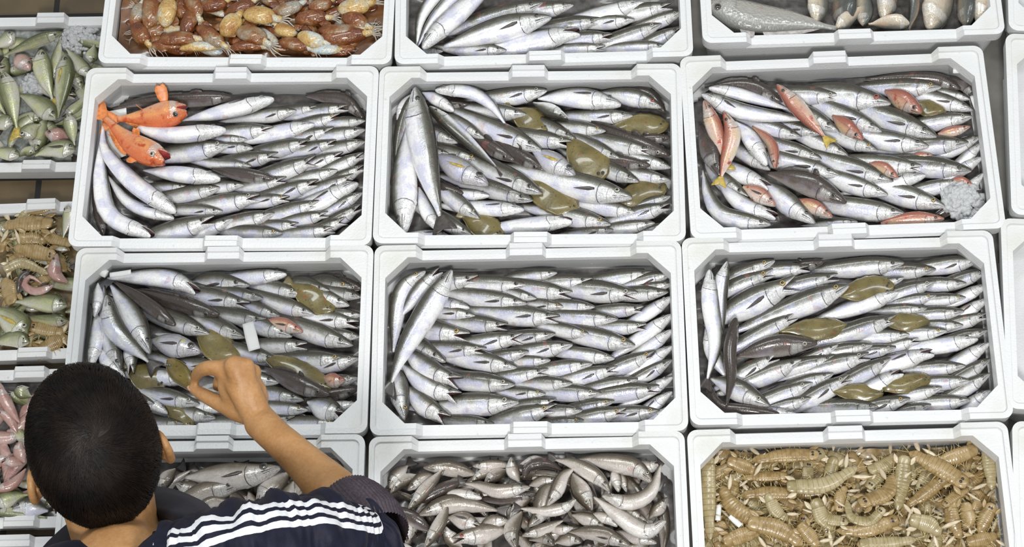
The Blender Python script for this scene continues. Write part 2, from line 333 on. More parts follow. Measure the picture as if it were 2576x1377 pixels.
def fish(name, pts, wpx, roll=8, side=1, mouth=0.0, mats=('hake', 'mouth'), eye='eye', prof='hake', parts='', eyer=.108, eyeu=.105, eyephi=66, fin='fin', zoff=0, both=False):
    """pts: (px, py, z) from nose to tail; wpx: body height in photograph pixels"""
    W3 = [unp(x, y, z) for x, y, z in pts]
    D, s = spline(W3, 60); L = s[-1]
    us, pr = PROF[prof]; us = np.array(us)
    w = wpx / ppm(W3[0])
    hf = min(.42, 1.34 * w / L) if prof == 'hake' else .25
    lu = lambda q: np.interp(q, [0, .25, 1], [0, hf, 1])     # the head keeps its size on short and long fish
    at_u = lambda D_, s_, q: at_arc(D_, s_, lu(np.asarray(q, float)))
    P = at_u(D, s, us); e = .012
    T = at_arc(D, s, np.clip(lu(us) + e, 0, 1)) - at_arc(D, s, np.clip(lu(us) - e, 0, 1)); T /= np.linalg.norm(T, axis=1)[:, None]
    N0 = ZUP - T * (T @ ZUP)[:, None]; N0 /= np.linalg.norm(N0, axis=1)[:, None]
    D0 = side * np.cross(N0, -T)
    # heading is from tail to nose: dorsal lies to the left of it for side = 1
    r = math.radians(roll); Dv = math.cos(r) * D0 + math.sin(r) * N0; Nv = -math.sin(r) * D0 + math.cos(r) * N0
    g = lambda k: np.interp(us, pr['u'], pr[k]) * w
    t_, b_, w_ = g('t'), g('b'), g('w')
    if prof in ('hake', 'deep'):
        k = np.where((us > .16) & (us < .238), 1.05, 1.0); b_ = b_ * k; w_ = w_ * k
    ph = np.radians(PHI); cph, sph = np.cos(ph), np.sin(ph); n, K = len(us), len(PHI)
    uh = .125; F0 = -T
    ih = int(np.argmin(abs(us - uh))); Ph = P[ih]; Fh = nrm(F0[ih]); V = np.zeros((n, K, 3)); UV = np.zeros((n, K, 2))
    for i in range(n):
        for j in range(K):
            dc = cph[j] * (t_[i] if cph[j] > 0 else b_[i]); la = sph[j] * w_[i]
            if mouth > 0 and us[i] < us[ih] - 1e-6:
                x = float(np.dot(P[i] - Ph, Fh)); hd = -.17 * b_[ih]; pd = PHI[j] if PHI[j] <= 180 else 360 - PHI[j]
                if pd == 100: x *= .12; la *= .35; dc = hd
                else:
                    al = math.radians(38 * mouth if pd > 100 else -16 * mouth); y = dc - hd
                    x, y = x * math.cos(al) + y * math.sin(al), y * math.cos(al) - x * math.sin(al); dc = hd + y
                V[i, j] = Ph + Fh * x + Dv[ih] * dc + Nv[ih] * la
            else: V[i, j] = P[i] + Dv[i] * dc + Nv[i] * la
            UV[i, j] = (us[i], (PHI[j] if PHI[j] <= 180 else 360 - PHI[j]) / 180)
    Fc = []; fm = []
    for i in range(n - 1):
        for j in range(K):
            j2 = (j + 1) % K; a, b, c, d = i * K + j, i * K + j2, (i + 1) * K + j2, (i + 1) * K + j
            Fc.append((a, b, c, d) if side > 0 else (a, d, c, b))
            fm.append(1 if mouth > 0 and us[i] < us[ih] - 1e-6 and (PHI[j] in (96, 100, 256, 260)) else 0)
    up = [0, 1, 2, 3, 4, 5, 6, 14, 15, 16, 17, 18, 19]; lo = [6, 7, 8, 9, 10, 11, 12, 13, 14]
    cap = [tuple(up[::-1]) if side > 0 else tuple(up), tuple(lo[::-1]) if side > 0 else tuple(lo)]
    Fc += cap; fm += [1 if mouth > 0 else 0] * 2
    e0 = (n - 1) * K; q = tuple(e0 + j for j in range(K)); Fc.append(q if side > 0 else q[::-1]); fm.append(0)
    o = mesh_obj(name, V.reshape(-1, 3), Fc, [M[mats[0]], M[mats[1]]], uvs=UV.reshape(-1, 2), fmat=fm)
    def surf(u, phi):
        i = int(np.argmin(abs(us - u))); p = math.radians(phi); c, s_ = math.cos(p), math.sin(p)
        pos = P[i] + (at_u(D, s, [u])[0] - P[i]) + Dv[i] * c * (t_[i] if c > 0 else b_[i]) + Nv[i] * s_ * w_[i]
        nn = nrm(Dv[i] * c * w_[i] + Nv[i] * s_ * (t_[i] if c > 0 else b_[i])); return pos, nn, i
    if 'x' not in parts:
        for sg in ((1, -1) if both or abs(roll) > 45 else (1,)):
            pos, nn, i = surf(eyeu, sg * eyephi)
            v, f, uv = dome(pos + nn * w * .004, nn, w * eyer)
            mesh_obj('eye', v, f, [M[eye]], o, uvs=uv)
    if 'p' in parts:
        pos, nn, i = surf(.255, 92); dr = nrm(T[i] - Dv[i] * .2)
        v, f = leaf(pos + nn * .0008, dr, Dv[i], nn, w * .78, w * .15, .0005, prof=((0, .5), (.25, 1), (.6, .7), (1, .06)), curve=.02)
        mesh_obj('pectoral_fin', v, f, [M[fin]], o)
    if 't' in parts:
        v, f = leaf(P[-1] - T[-1] * w * .08, T[-1], Dv[-1], Nv[-1], w * .75, w * .95, .0009, prof=((0, .22), (.4, .6), (.8, .95), (1, 1)), fork=.22)
        mesh_obj('tail_fin', v, f, [M[fin]], o)
    if 'f' in parts:
        vs = []
        for (u0, u1, hh) in ((.30, .40, .22), (.45, .88, .13)):
            m_ = 8; Vv = []; Ff = []
            for k in range(m_):
                u = u0 + (u1 - u0) * k / (m_ - 1); pos, nn, i = surf(u, 0); hgt = w * hh * (math.sin(PI * min(1, .18 + .82 * k / (m_ - 1))) ** .6 if k < m_ - 1 else .1)
                bk = T[i] * hgt * .6
                for sg in (.0007, -.0007): Vv += [pos - Dv[i] * w * .03 + Nv[i] * sg, pos + Dv[i] * hgt + bk + Nv[i] * sg * .4]
            for k in range(m_ - 1):
                a = k * 4; Ff += [(a, a + 1, a + 5, a + 4), (a + 2, a + 6, a + 7, a + 3), (a + 1, a + 3, a + 7, a + 5)]
            vs.append((Vv, Ff))
        v, f = join(vs); mesh_obj('dorsal_fin', v, f, [M[fin]], o)
    NOSE[o.name] = (float(pts[0][0]), float(pts[0][1]))
    return o

# ------------------------------------------------------------------ setting
def slab(name, x0, x1, y0, y1, z0, z1, m, parent=None):
    V = [(x, y, z) for z in (z0, z1) for y in (y0, y1) for x in (x0, x1)]
    F = [(0, 2, 3, 1), (4, 5, 7, 6), (0, 1, 5, 4), (1, 3, 7, 5), (3, 2, 6, 7), (2, 0, 4, 6)]
    return mesh_obj(name, V, F, [m], parent, smooth=False)
def floor_mat():
    m, nt, b = mat('brown_floor_tiles'); N = NB(nt)
    tc = N.n('ShaderNodeTexCoord').outputs['Object']
    br = N.n('ShaderNodeTexBrick', offset=0.0); N.put(br.inputs['Vector'], tc); br.inputs['Scale'].default_value = 1.0
    br.inputs['Brick Width'].default_value = .24; br.inputs['Row Height'].default_value = .12; br.inputs['Mortar Size'].default_value = .006
    br.inputs['Color1'].default_value = (.15, .105, .055, 1); br.inputs['Color2'].default_value = (.13, .095, .055, 1); br.inputs['Mortar'].default_value = (.012, .012, .010, 1)
    f = N.noise(tc, 14, 4)
    N.put(b.inputs['Base Color'], N.mix(1.0, br.outputs[0], N.ramp(f, [(.3, (.7, .7, .7)), (.7, (1.1, 1.1, 1.05))]), 'MULTIPLY'))
    b.inputs['Roughness'].default_value = .45
    return m
fl = slab('floor', -4, 4, -4, 4, -.05, 0, floor_mat()); tag(fl, kind='structure')
wl = slab('wall_back', -4, 4, 4, 4.1, 0, 5.2, plain('painted_wall', (.55, .56, .54), .7, 0, 0, .08, 4)); tag(wl, kind='structure')
BH = .095; TOP = RIM - BH
M['table'] = plain('grey_steel', (.23, .22, .20), .45, .0, 0, .15, 30)
tb = slab('display_table', -.735, 1.42, -.70, .80, TOP - .035, TOP, M['table'])
tag(tb, 'long grey table carrying the rows of white fish boxes', 'table')
for x in (-.20, 1.32):
    for y in (-.62, .70): slab('leg', x - .025, x + .025, y - .025, y + .025, 0, TOP - .035, M['table'], tb)

NOTCH = [(0, 0), (.145, 0), (.165, 1), (.44, 1), (.452, 0), (.558, 0), (.572, 1), (.845, 1), (.865, 0), (1, 0)]
def fish_box(corners, z, label, hz=1.0, fixed=None, inner=.082):
    """corners: outer rim corners in frame pixels (back left, back right, front right, front left)"""
    if fixed: (cx, cy), ang, W, H = fixed
    else:
        q = np.array([unp(x, y, z)[:2] for x, y in corners]); cx, cy = q.mean(0)
        W = (np.linalg.norm(q[1] - q[0]) + np.linalg.norm(q[2] - q[3])) / 2 - .0005; H = (np.linalg.norm(q[3] - q[0]) + np.linalg.norm(q[2] - q[1])) / 2 + .001
        ang = math.atan2(*(q[1] - q[0] + q[2] - q[3])[::-1])
    hx, hy = W / 2, H / 2; nb = [n[0] for n in NOTCH]
    def ring(ix, iy, r, zf, inset_long=0.0, cham=False):
        """ring of points: half sizes hx-ix, hy-iy; r corner radius or chamfer; zf(notch) -> z"""
        ax, ay = hx - ix, hy - iy; P = []
        def edge(sgn):
            for f, nt in NOTCH[1:-1]:
                x = -hx + f * W; P.append((x * sgn, -ay * sgn + inset_long * nt * sgn, zf(nt)))
        def corner(sx, sy, a0):
            for k in range(7):
                a = a0 + PI / 2 * k / 6
                if cham:
                    t = k / 6; p0 = (sx * ax, sy * (ay - r)) if (sx * sy > 0) else (sx * (ax - r), sy * ay); p1 = (sx * (ax - r), sy * ay) if (sx * sy > 0) else (sx * ax, sy * (ay - r))
                    P.append((p0[0] + (p1[0] - p0[0]) * t, p0[1] + (p1[1] - p0[1]) * t, zf(0)))
                else: P.append((sx * (ax - r) + r * math.cos(a), sy * (ay - r) + r * math.sin(a), zf(0)))
        edge(1); corner(1, -1, -PI / 2)
        for f in (.25, .5, .75): P.append((ax, -ay + 2 * ay * f, zf(0)))
        corner(1, 1, 0); edge(-1); corner(-1, 1, PI / 2)
        for f in (.25, .5, .75): P.append((-ax, ay - 2 * ay * f, zf(0)))
        corner(-1, -1, PI); return P
    nd = .0165
    rings = [ring(.014, .012, .02, lambda n: -BH * hz), ring(.006, .005, .02, lambda n: -.028 * hz), ring(.0005, .0005, .016, lambda n: -.024 * hz), ring(0, 0, .016, lambda n: -nd * n - .001, .0035),
             ring(.0085, .009, .010, lambda n: -nd * n, .0035), ring(.0088, .0095, .010, lambda n: -nd * n - .005 * (1 - n), .0035),
             ring(.0185, .0205, .036, lambda n: -nd * n - .0045 * (1 - n), .0005, True), ring(.020, .022, .036, lambda n: -.024, 0, True), ring(0.0098, .0112, .034, lambda n: -inner * hz, 0, True)]
    K = len(rings[0]); V = [p for r in rings for p in r]; F = []
    for i in range(len(rings) - 1):
        for k in range(K): F.append((i * K + k, i * K + (k + 1) % K, (i + 1) * K + (k + 1) % K, (i + 1) * K + k))
    F.append(tuple(range(K - 1, -1, -1))); o_ = (len(rings) - 1) * K; F.append(tuple(o_ + k for k in range(K)))
    ca, sa = math.cos(ang), math.sin(ang)
    Vw = [(cx + x * ca - y * sa, cy + x * sa + y * ca, z + zz) for x, y, zz in V]
    o = mesh_obj('polystyrene_fish_box', Vw, F, [M['eps']], origin=(cx, cy, z - BH * hz), smooth=False)
    bv = o.modifiers.new('b', 'BEVEL'); bv.width = .0016; bv.segments = 2; bv.limit_method = 'ANGLE'; bv.angle_limit = math.radians(28)
    tag(o, label, 'fish box', 'white polystyrene fish boxes')
    return dict(c=(cx, cy), a=ang, W=W, H=H, z=z, hz=hz)
def inside(bx, p, mx=.030, my=.030):
    x, y = p[0] - bx['c'][0], p[1] - bx['c'][1]; ca, sa = math.cos(-bx['a']), math.sin(-bx['a'])
    X, Y = x * ca - y * sa, x * sa + y * ca
    hx, hy = bx['W'] / 2 - mx, bx['H'] / 2 - my
    return abs(X) < hx and abs(Y) < hy and abs(X) + abs(Y) < hx + hy - .032
def frac(bx, p):
    x, y = p[0] - bx['c'][0], p[1] - bx['c'][1]; ca, sa = math.cos(-bx['a']), math.sin(-bx['a'])
    return (x * ca - y * sa) / (bx['W'] - .04) + .5, .5 - (x * sa + y * ca) / (bx['H'] - .044)
def loc(bx, fx, fy):            # fraction across (from left) and down (from back) -> world
    X = (fx - .5) * (bx['W'] - .04); Y = (.5 - fy) * (bx['H'] - .044); ca, sa = math.cos(bx['a']), math.sin(bx['a'])
    return bx['c'][0] + X * ca - Y * sa, bx['c'][1] + X * sa + Y * ca

Z = RIM
BX = {}
BX['A'] = fish_box([(206, 170), (951, 167), (937, 615), (181, 620)], Z, 'white foam box of hake with two big orange fish in its corner')
BX['B'] = fish_box([(953, 165), (1718, 162), (1722, 603), (938, 614)], Z, 'white foam box of jumbled hake with six olive flatfish, behind the centre box')
BX['C'] = fish_box([(1721, 146), (2490, 110), (2513, 577), (1726, 597)], Z, 'skewed white foam box of hake and red mullet with a heap of ice')
BX['D'] = fish_box([(180, 624), (940, 617), (924, 1089), (158, 1095)], Z, 'white foam box of hake that the man is reaching over')
BX['E'] = fish_box([(943, 618), (1720, 604), (1726, 1083), (928, 1095)], Z, 'white foam box packed only with silver hake, in the centre')
BX['F'] = fish_box([(1725, 600), (2513, 578), (2535, 1052), (1725, 1068)], Z, 'white foam box of slanting hake and five flatfish, behind the mantis shrimp box')
def from_top(TL, TR, label, H=.323, W=None):
    a, b = unp(*TL, Z), unp(*TR, Z); d = nrm((b - a)[:2]); n = np.array([d[1], -d[0]]); c = (a[:2] + b[:2]) / 2 + n * H / 2
    return fish_box(None, Z, label, fixed=(c, math.atan2(d[1], d[0]), np.linalg.norm((b - a)[:2]) - .003, H))
def from_bot(BL, BR, label, H=.325, z=Z):
    a, b = unp(*BL, z), unp(*BR, z); d = nrm((b - a)[:2]); n = np.array([-d[1], d[0]]); c = (a[:2] + b[:2]) / 2 + n * H / 2
    return fish_box(None, z, label, fixed=(c, math.atan2(d[1], d[0]), np.linalg.norm((b - a)[:2]) - .003, H))
BX['G'] = from_top((158, 1100), (921, 1092), "white foam box of small dull hake under the man's forearm")
BX['H'] = from_top((926, 1099), (1724, 1083), 'white foam box of tangled small brownish fish beside the mantis shrimp box')
BX['I'] = from_top((1725, 1082), (2536, 1060), 'white foam box full of tan mantis shrimp')
BX['Q'] = from_bot((242, 158), (986, 161), 'white foam box of rust brown squid')
BX['R'] = from_bot((990, 161), (1747, 140), 'white foam box of long pale hake between the squid and the large silver fish')
BX['S'] = from_bot((1766, 108), (2532, 84), 'white foam box of large scaly silver and cream fish')
def from_left(TL, BL, label, W=.5, z=Z):
    a, b = unp(*TL, z), unp(*BL, z); d = nrm((a - b)[:2]); n = np.array([d[1], -d[0]]); H = np.linalg.norm((a - b)[:2]); c = (a[:2] + b[:2]) / 2 + n * W / 2
    return fish_box(None, z, label, fixed=(c, math.atan2(n[1], n[0]), W, H - .003))
BX['T'] = from_left((2527, -330), (2538, 77), 'sliver of a white foam box beside the large silver fish')
BX['U'] = from_left((2529, 81), (2545, 541), 'sliver of a white foam box across the dark gap from the ice heap')
BX['V'] = from_left((2517, 546), (2535, 1030), 'sliver of a white foam box beside the slanting hake and flatfish')
BX['W'] = from_left((2546, 1056), (2557, 1530), 'sliver of a white foam box beside the mantis shrimp')
ZL = .068
def from_tabs(t0, t1, label, y0, y1):
    """low boxes at the left: midpoints of the back and front edges in pixels"""
    a, b = unp(t0, y0, ZL), unp(t1, y1, ZL); d = nrm((a - b)[:2]); n = np.array([d[1], -d[0]]); H = np.linalg.norm((a - b)[:2]); c = (a[:2] + b[:2]) / 2
    return fish_box(None, ZL, label, hz=.72, fixed=(c, math.atan2(n[1], n[0]), .5, H))
BX['L'] = from_tabs(131, 86, 'low white foam box of greenish fish on the brown floor, rearmost at the side', 31, 424)
BX['K'] = from_tabs(107, 76, 'low white foam box of mantis shrimp mixed with greenish fish', 499, 898)
BX['J'] = from_tabs(78, 42, "low white foam box of pinkish fish beside the man's head", 921, 1324)
BX['O'] = from_tabs(40, 5, 'low white foam box corner behind the navy shoulder', 1345, 1760)
for k, b in BX.items(): print('BOX', k, np.round(b['c'], 3), round(b['W'], 3), round(b['H'], 3), round(math.degrees(b['a']), 1))

# ------------------------------------------------------------------ labels
ONES = 'zero one two three four five six seven eight nine ten eleven twelve thirteen fourteen fifteen sixteen seventeen eighteen nineteen'.split()
TENS = 'x ten twenty thirty forty fifty sixty seventy eighty ninety'.split()
def num(n):
    n = max(1, min(99, int(round(n))))
    return ONES[n] if n < 20 else TENS[n // 10] + ('-' + ONES[n % 10] if n % 10 else '')
PHRASE = dict(A='box with two orange fish', B='box behind the centre box', C='ice heap box', D="box under the man's hand", E='centre box', F='slanting hake box',
              G="box under the forearm", H='tangled fish box', I='mantis shrimp box', Q='squid box', R='pale hake box at the back', S='large silver fish box', L='low rearmost box',
              K='low mixed shrimp box', J="low box beside the man's head", O='low box by the navy shoulder', T='', U='', V='', W='')
USED = {}
def name_it(o, bk, look, kind, cat, group, pt, what='nose'):
    fx, fy = frac(BX[bk], pt); a, b = fx * 100, fy * 100; k = 0
    while True:
        lab = f'{look.strip()} {kind.replace(chr(95), chr(32))}, {what} {num(a)} percent across, {num(b)} down, {PHRASE[bk]}'
        if lab not in USED: break
        a += 1
    USED[lab] = 1; tag(o, lab, cat, group)

def px_tail(bx, nose, ang, L, z, wmin):
    while True:
        t = (nose[0] - L * math.cos(math.radians(ang)), nose[1] + L * math.sin(math.radians(ang)))
        for dy in (0, 6, 12, 18, 24, 30):
            if inside(bx, unp(t[0], t[1] + dy, z), .032, .032): return (t[0], t[1] + dy)
        if L <= wmin: return t
        L -= 4
ZF = .053                       # depth of the fish surface under the rim
GROUP = dict(A='hake packed in the box with the orange fish', B='hake and flatfish behind the centre box', C='hake and mullet beside the ice', D="hake under the man's hand", E='hake packed in the centre box',
             F='slanting hake beside the flatfish', R='pale hake at the back', H='tangled small fish', G='small fish under the forearm')
LOOK = {}
def shoal(bk, reg, rows, kind='hake', sk='hake'):
    bx = BX[bk]
    for x, y, a, wz, fl in rows:
        if 'l' in fl or wz <= 66: continue
        n = reg.p(x, y); w = wz * reg.k * 1.07; op = .95 if 'O' in fl else (.55 if 'o' in fl else 0)
        roll = 24 + random.uniform(-9, 9)
        if 'd' in fl: roll = 62
        if 'r' in fl: roll = 38
        if 'b' in fl: roll = -22
        if 'B' in fl: roll = -50
        dark = 'd' in fl; zt = bx['z'] - ZF
        dz = random.uniform(-.003, .003) + (.008 if 'u' in fl else 0) - (.007 if 'l' in fl else 0)
        t = px_tail(bx, n, a, 5.3 * w, zt - .02, 2.4 * w)
        m = ((n[0] + t[0]) / 2, (n[1] + t[1]) / 2 + random.uniform(-.05, .05) * w)
        ek = 'goldeye' if 'g' in fl else ('redeye' if 'R' in fl else ('paleeye' if random.random() < .25 else 'eye'))
        o = fish('dark_hake' if dark else kind, [(n[0], n[1], zt + .010 + dz), (m[0], m[1], zt - .002 + dz), (t[0], t[1], zt - .017 + dz)], w, roll, 1, op,
                 mats=('darkhake' if dark else sk, 'mouth'), eye=ek, parts=('p' if 'p' in fl or random.random() < .18 else '') + ('f' if 'd' in fl else ''))
        look = 'dark brown' if dark else ('white-bellied' if roll < -10 else 'silver')
        if op > .6: look = 'gaping ' + look
        elif op: look = 'open-mouthed ' + look
        if 'g' in fl: look = 'gold-eyed ' + look
        name_it(o, bk, look, kind, 'fish', GROUP.get(bk), unp(*n, zt))
def lay(bk, reg, rows, kind='hake', sk='hake', prof='hake', look=None, group=None, zbase=None, cat='fish'):
    """rows: (points nose..tail, width, roll, side, layer, flags, look)"""
    bx = BX[bk]
    for pts, wz, roll, side, layer, fl, lk in rows:
        P = [reg.p(*q) for q in pts]; w = wz * reg.k; zt = bx['z'] - (ZF if zbase is None else zbase) + .002 + .016 * layer; n = len(P)
        cq = RC @ (np.array([*loc(bx, .5, .5), zt]) - CAM); cp_ = (1288 + FPX * cq[0] / -cq[2], 688.5 - FPX * cq[1] / -cq[2])
        for i in range(n):
            k_ = 0; wm = w / ppm(unp(*P[i], zt)); g = .026 + wm * (.10 if i in (0, n - 1) else .34)
            while k_ < 9 and P[i][1] > 0 and P[i][1] < 1377 and not inside(bx, unp(*P[i], zt), g, g):
                dx, dy = cp_[0] - P[i][0], cp_[1] - P[i][1]; ln = math.hypot(dx, dy); P[i] = (P[i][0] + 1.6 * dx / ln, P[i][1] + 1.6 * dy / ln); k_ += 1
        op = .95 if 'O' in fl else (.55 if 'o' in fl else 0)
        P3 = [(q[0], q[1], zt + (.004 - .010 * i / (n - 1)) + (.006 if ('a' in fl and 0 < i < n - 1) else 0)) for i, q in enumerate(P)]
        o = fish('dark_hake' if 'd' in fl and kind == 'hake' else kind, P3, w, roll, side, op, mats=('darkhake' if 'd' in fl else sk, 'redmouth' if 'm' in fl else 'mouth'), prof=prof, parts=''.join(c for c in fl if c in 'ptfx'),
                 eye='goldeye' if 'g' in fl else ('redeye' if 'R' in fl else ('paleeye' if 'w' in fl else 'eye')), eyer=.16 if 'E' in fl else (.10 if prof != 'hake' else .108),
                 eyeu=.15 if prof == 'redfish' else .105, fin='orangefin' if 'h' in fl else ('yellowfin' if 'y' in fl else ('palefin' if 'q' in fl else 'fin')), both='2' in fl)
        name_it(o, bk, lk or look, kind, cat, group or GROUP.get(bk), unp(*P[0], zt))
def flatfish(bk, reg, rows, z0=.0):
    bx = BX[bk]
    for cx, cy, rx, ry, ang, layer in rows:
        c = reg.p(cx, cy); zt = bx['z'] - ZF + .004 + .012 * layer + z0; Pc = unp(*c, zt); k = ppm(Pc); L, Wd = 2 * rx * reg.k / k, 2 * ry * reg.k / k * 1.06
        flat_at('flatfish', Pc, ang, L, Wd, bk)
def flat_at(name, Pc, ang, L, Wd, bk=None, up=ZUP, curl=.05, X=None):
    a = math.radians(ang); X = np.array([math.cos(a), math.sin(a), 0]) if X is None else np.asarray(X, float); up = nrm(up); X = nrm(X - up * (X @ up)); Y = np.cross(up, X)
    nu, nv = 22, 15; V = []; UV = []; F = []
    hw = lambda t: Wd * .5 * max(.04, np.interp(t, [0, .03, .08, .16, .28, .44, .6, .76, .9, 1], [.14, .36, .58, .78, .94, 1, .93, .68, .34, .14]))
    rn = random.random() * 9
    for s in (1, -1):
        for i in range(nu):
            t = i / (nu - 1)
            for j in range(nv):
                q = j / (nv - 1) * 2 - 1; r = abs(q); ed = hw(t) * (1 + (.025 * math.sin(t * 90 + q) if r > .95 else 0))
                th = (.0048 * (1 - (r / .82) ** 2) if r < .82 else 0) * min(1, 4 * t + .3) * min(1, 3.2 * (1 - t) + .1)
                wave = .0016 * math.sin(7 * t + rn + 2 * q) - curl * ((t - .45) * L) ** 2 / .1 * .4 - (.0022 * (r - .82) / .18 if r > .82 else 0)
                V.append(Pc + X * L * (.5 - t) + Y * ed * q + up * ((th + .0006) * s + wave)); UV.append((t, .5 + .5 * q))
    for s in range(2):
        o = s * nu * nv
        for i in range(nu - 1):
            for j in range(nv - 1):
                f = (o + i * nv + j, o + i * nv + j + 1, o + (i + 1) * nv + j + 1, o + (i + 1) * nv + j); F.append(f if s else f[::-1])
    n2 = nu * nv
    for i in range(nu - 1):
        for j in (0, nv - 1): F.append((i * nv + j, (i + 1) * nv + j, n2 + (i + 1) * nv + j, n2 + i * nv + j))
    for j in range(nv - 1):
        for i in (0, nu - 1): F.append((i * nv + j, i * nv + j + 1, n2 + i * nv + j + 1, n2 + i * nv + j))
    ob = mesh_obj(name, V, F, [M['flat']], uvs=UV)
    for (du, dv) in ((.09, .18), (.13, -.12)):
        p = Pc + X * L * (.5 - du) + Y * hw(du) * dv + up * (.0042 - curl * ((du - .45) * L) ** 2 / .1 * .4)
        v, f, uv = dome(p, up, Wd * .045, .9); mesh_obj('eye', v, f, [M['eye']], ob, uvs=uv)
    tb_ = Pc + X * L * (-.48) - up * curl * (.53 * L) ** 2 / .1 * .4
    v, f = leaf(tb_, -X, Y, up, L * .17, Wd * .34, .0007, prof=((0, .35), (.5, .85), (1, 1))); mesh_obj('tail_fin', v, f, [M['flat']], ob)
    if bk: name_it(ob, bk, 'olive brown', 'flatfish', 'flatfish', 'olive flatfish among the hake', Pc, 'middle')
    return ob
def flat_mat():
    m, nt, b = mat('olive_flatfish_skin'); N = NB(nt); tc = N.n('ShaderNodeTexCoord').outputs['Object']
    oi = N.n('ShaderNodeObjectInfo'); va = N.n('ShaderNodeVectorMath', operation='ADD'); N.put(va.inputs[0], tc); N.put(va.inputs[1], N.m('MULTIPLY', oi.outputs['Random'], 31.0)); P = va.outputs[0]
    col = N.ramp(N.noise(P, 42, 4, .6), [(.3, (.105, .083, .026)), (.5, (.165, .13, .042)), (.72, (.22, .172, .06))])
    col = N.mix(N.sstep(N.noise(P, 75, 2), .66, .74), col, (.24, .08, .025))
    col = N.mix(N.sstep(N.noise(P, 260, 2), .62, .72), col, (.08, .06, .018))
    N.put(b.inputs['Base Color'], col); b.inputs['Roughness'].default_value = .3; b.inputs['Coat Weight'].default_value = .6; b.inputs['Coat Roughness'].default_value = .08
    N.put(b.inputs['Normal'], N.bump(N.noise(P, 200, 3), .35)); return m
M['flat'] = flat_mat()
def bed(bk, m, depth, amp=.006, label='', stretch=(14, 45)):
    """one lumpy sheet for the deeper fish of a box, mostly coloured as gap shade"""
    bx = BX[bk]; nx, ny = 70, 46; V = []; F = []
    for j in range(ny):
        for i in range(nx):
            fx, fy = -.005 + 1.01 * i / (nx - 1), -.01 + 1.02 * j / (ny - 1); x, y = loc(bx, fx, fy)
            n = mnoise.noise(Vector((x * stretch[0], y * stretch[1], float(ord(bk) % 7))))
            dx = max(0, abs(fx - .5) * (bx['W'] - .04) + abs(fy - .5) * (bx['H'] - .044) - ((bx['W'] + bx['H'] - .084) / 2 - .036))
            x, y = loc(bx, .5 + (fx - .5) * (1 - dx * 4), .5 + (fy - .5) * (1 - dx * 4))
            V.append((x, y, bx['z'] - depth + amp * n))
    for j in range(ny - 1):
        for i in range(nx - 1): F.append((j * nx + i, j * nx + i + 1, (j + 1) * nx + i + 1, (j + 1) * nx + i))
    o = mesh_obj('lower_fish_layer', V, F, [m]); tag(o, label or f'lower fish layer, coloured dark for gap shade, {PHRASE[bk]}', 'fish', kind='stuff')
M['bed'] = plain('shaded_fish', (.10, .09, .085), .35, .1, .4, .5, 70, .6)  # shade between the fish put into a dark colour
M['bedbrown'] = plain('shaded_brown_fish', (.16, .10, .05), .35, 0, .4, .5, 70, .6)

# ------------------------------------------------------------------ the fish, box by box
RA, RB, RCc, RD, RE, RF = Reg(180, 150, .3485), Reg(940, 150, .3486), Reg(1700, 110, .363), Reg(160, 600, .3631), Reg(920, 590, .3704), Reg(1700, 560, .3921)
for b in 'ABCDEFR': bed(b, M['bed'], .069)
# box with the two orange fish
shoal('A', RA, [(1250, 255, 2, 62, 'gl'), (1145, 615, 8, 140, ''), (1265, 575, 0, 85, ''), (1310, 640, -3, 85, ''), (1460, 500, 5, 120, 'o'), (1495, 685, 8, 110, 'o'), (1295, 770, -5, 85, ''), (1625, 370, 8, 100, ''),
 (1755, 470, 12, 125, 'b'), (1780, 345, 6, 85, 'o'), (2000, 340, 8, 105, 'o'), (1900, 500, 15, 110, 'o'), (1945, 400, 15, 105, 'og'), (2120, 440, 5, 85, ''), (1540, 290, -5, 90, 'dl'), (2120, 505, 10, 110, ''),
 (1725, 590, 12, 115, 'o'), (1915, 590, 15, 95, 'o'), (2120, 590, 14, 100, ''), (1965, 680, 18, 100, 'o'), (1775, 715, 18, 130, 'O'), (2115, 680, 25, 100, 'o'), (2120, 770, 25, 95, 'o'), (1555, 860, 12, 105, 'o'),
 (1240, 905, 4, 85, ''), (840, 915, 2, 80, ''), (1080, 925, 10, 115, ''), (1365, 990, 10, 135, 'o'), (1575, 1000, 6, 95, 'og'), (1790, 880, 15, 120, 'o'), (1920, 800, 15, 95, ''), (2045, 840, 20, 100, 'O'),
 (2070, 895, 24, 150, 'b'), (1090, 1095, -2, 90, ''), (1040, 1145, 16, 150, 'o'), (1165, 1150, 22, 100, ''), (1470, 1110, 12, 115, ''), (1800, 1030, 15, 115, 'o'), (1645, 1190, 4, 90, 'o'), (1855, 1110, 12, 95, 'o'),
 (1520, 1250, -2, 100, 'g'), (1905, 1220, 8, 115, 'o'), (1990, 1150, 20, 95, 'O'), (2095, 1050, 30, 105, 'o'), (2105, 1170, 35, 95, ''), (690, 1190, 5, 75, 'l'), (1680, 960, 10, 90, 'l'), (2100, 960, 28, 90, '')])
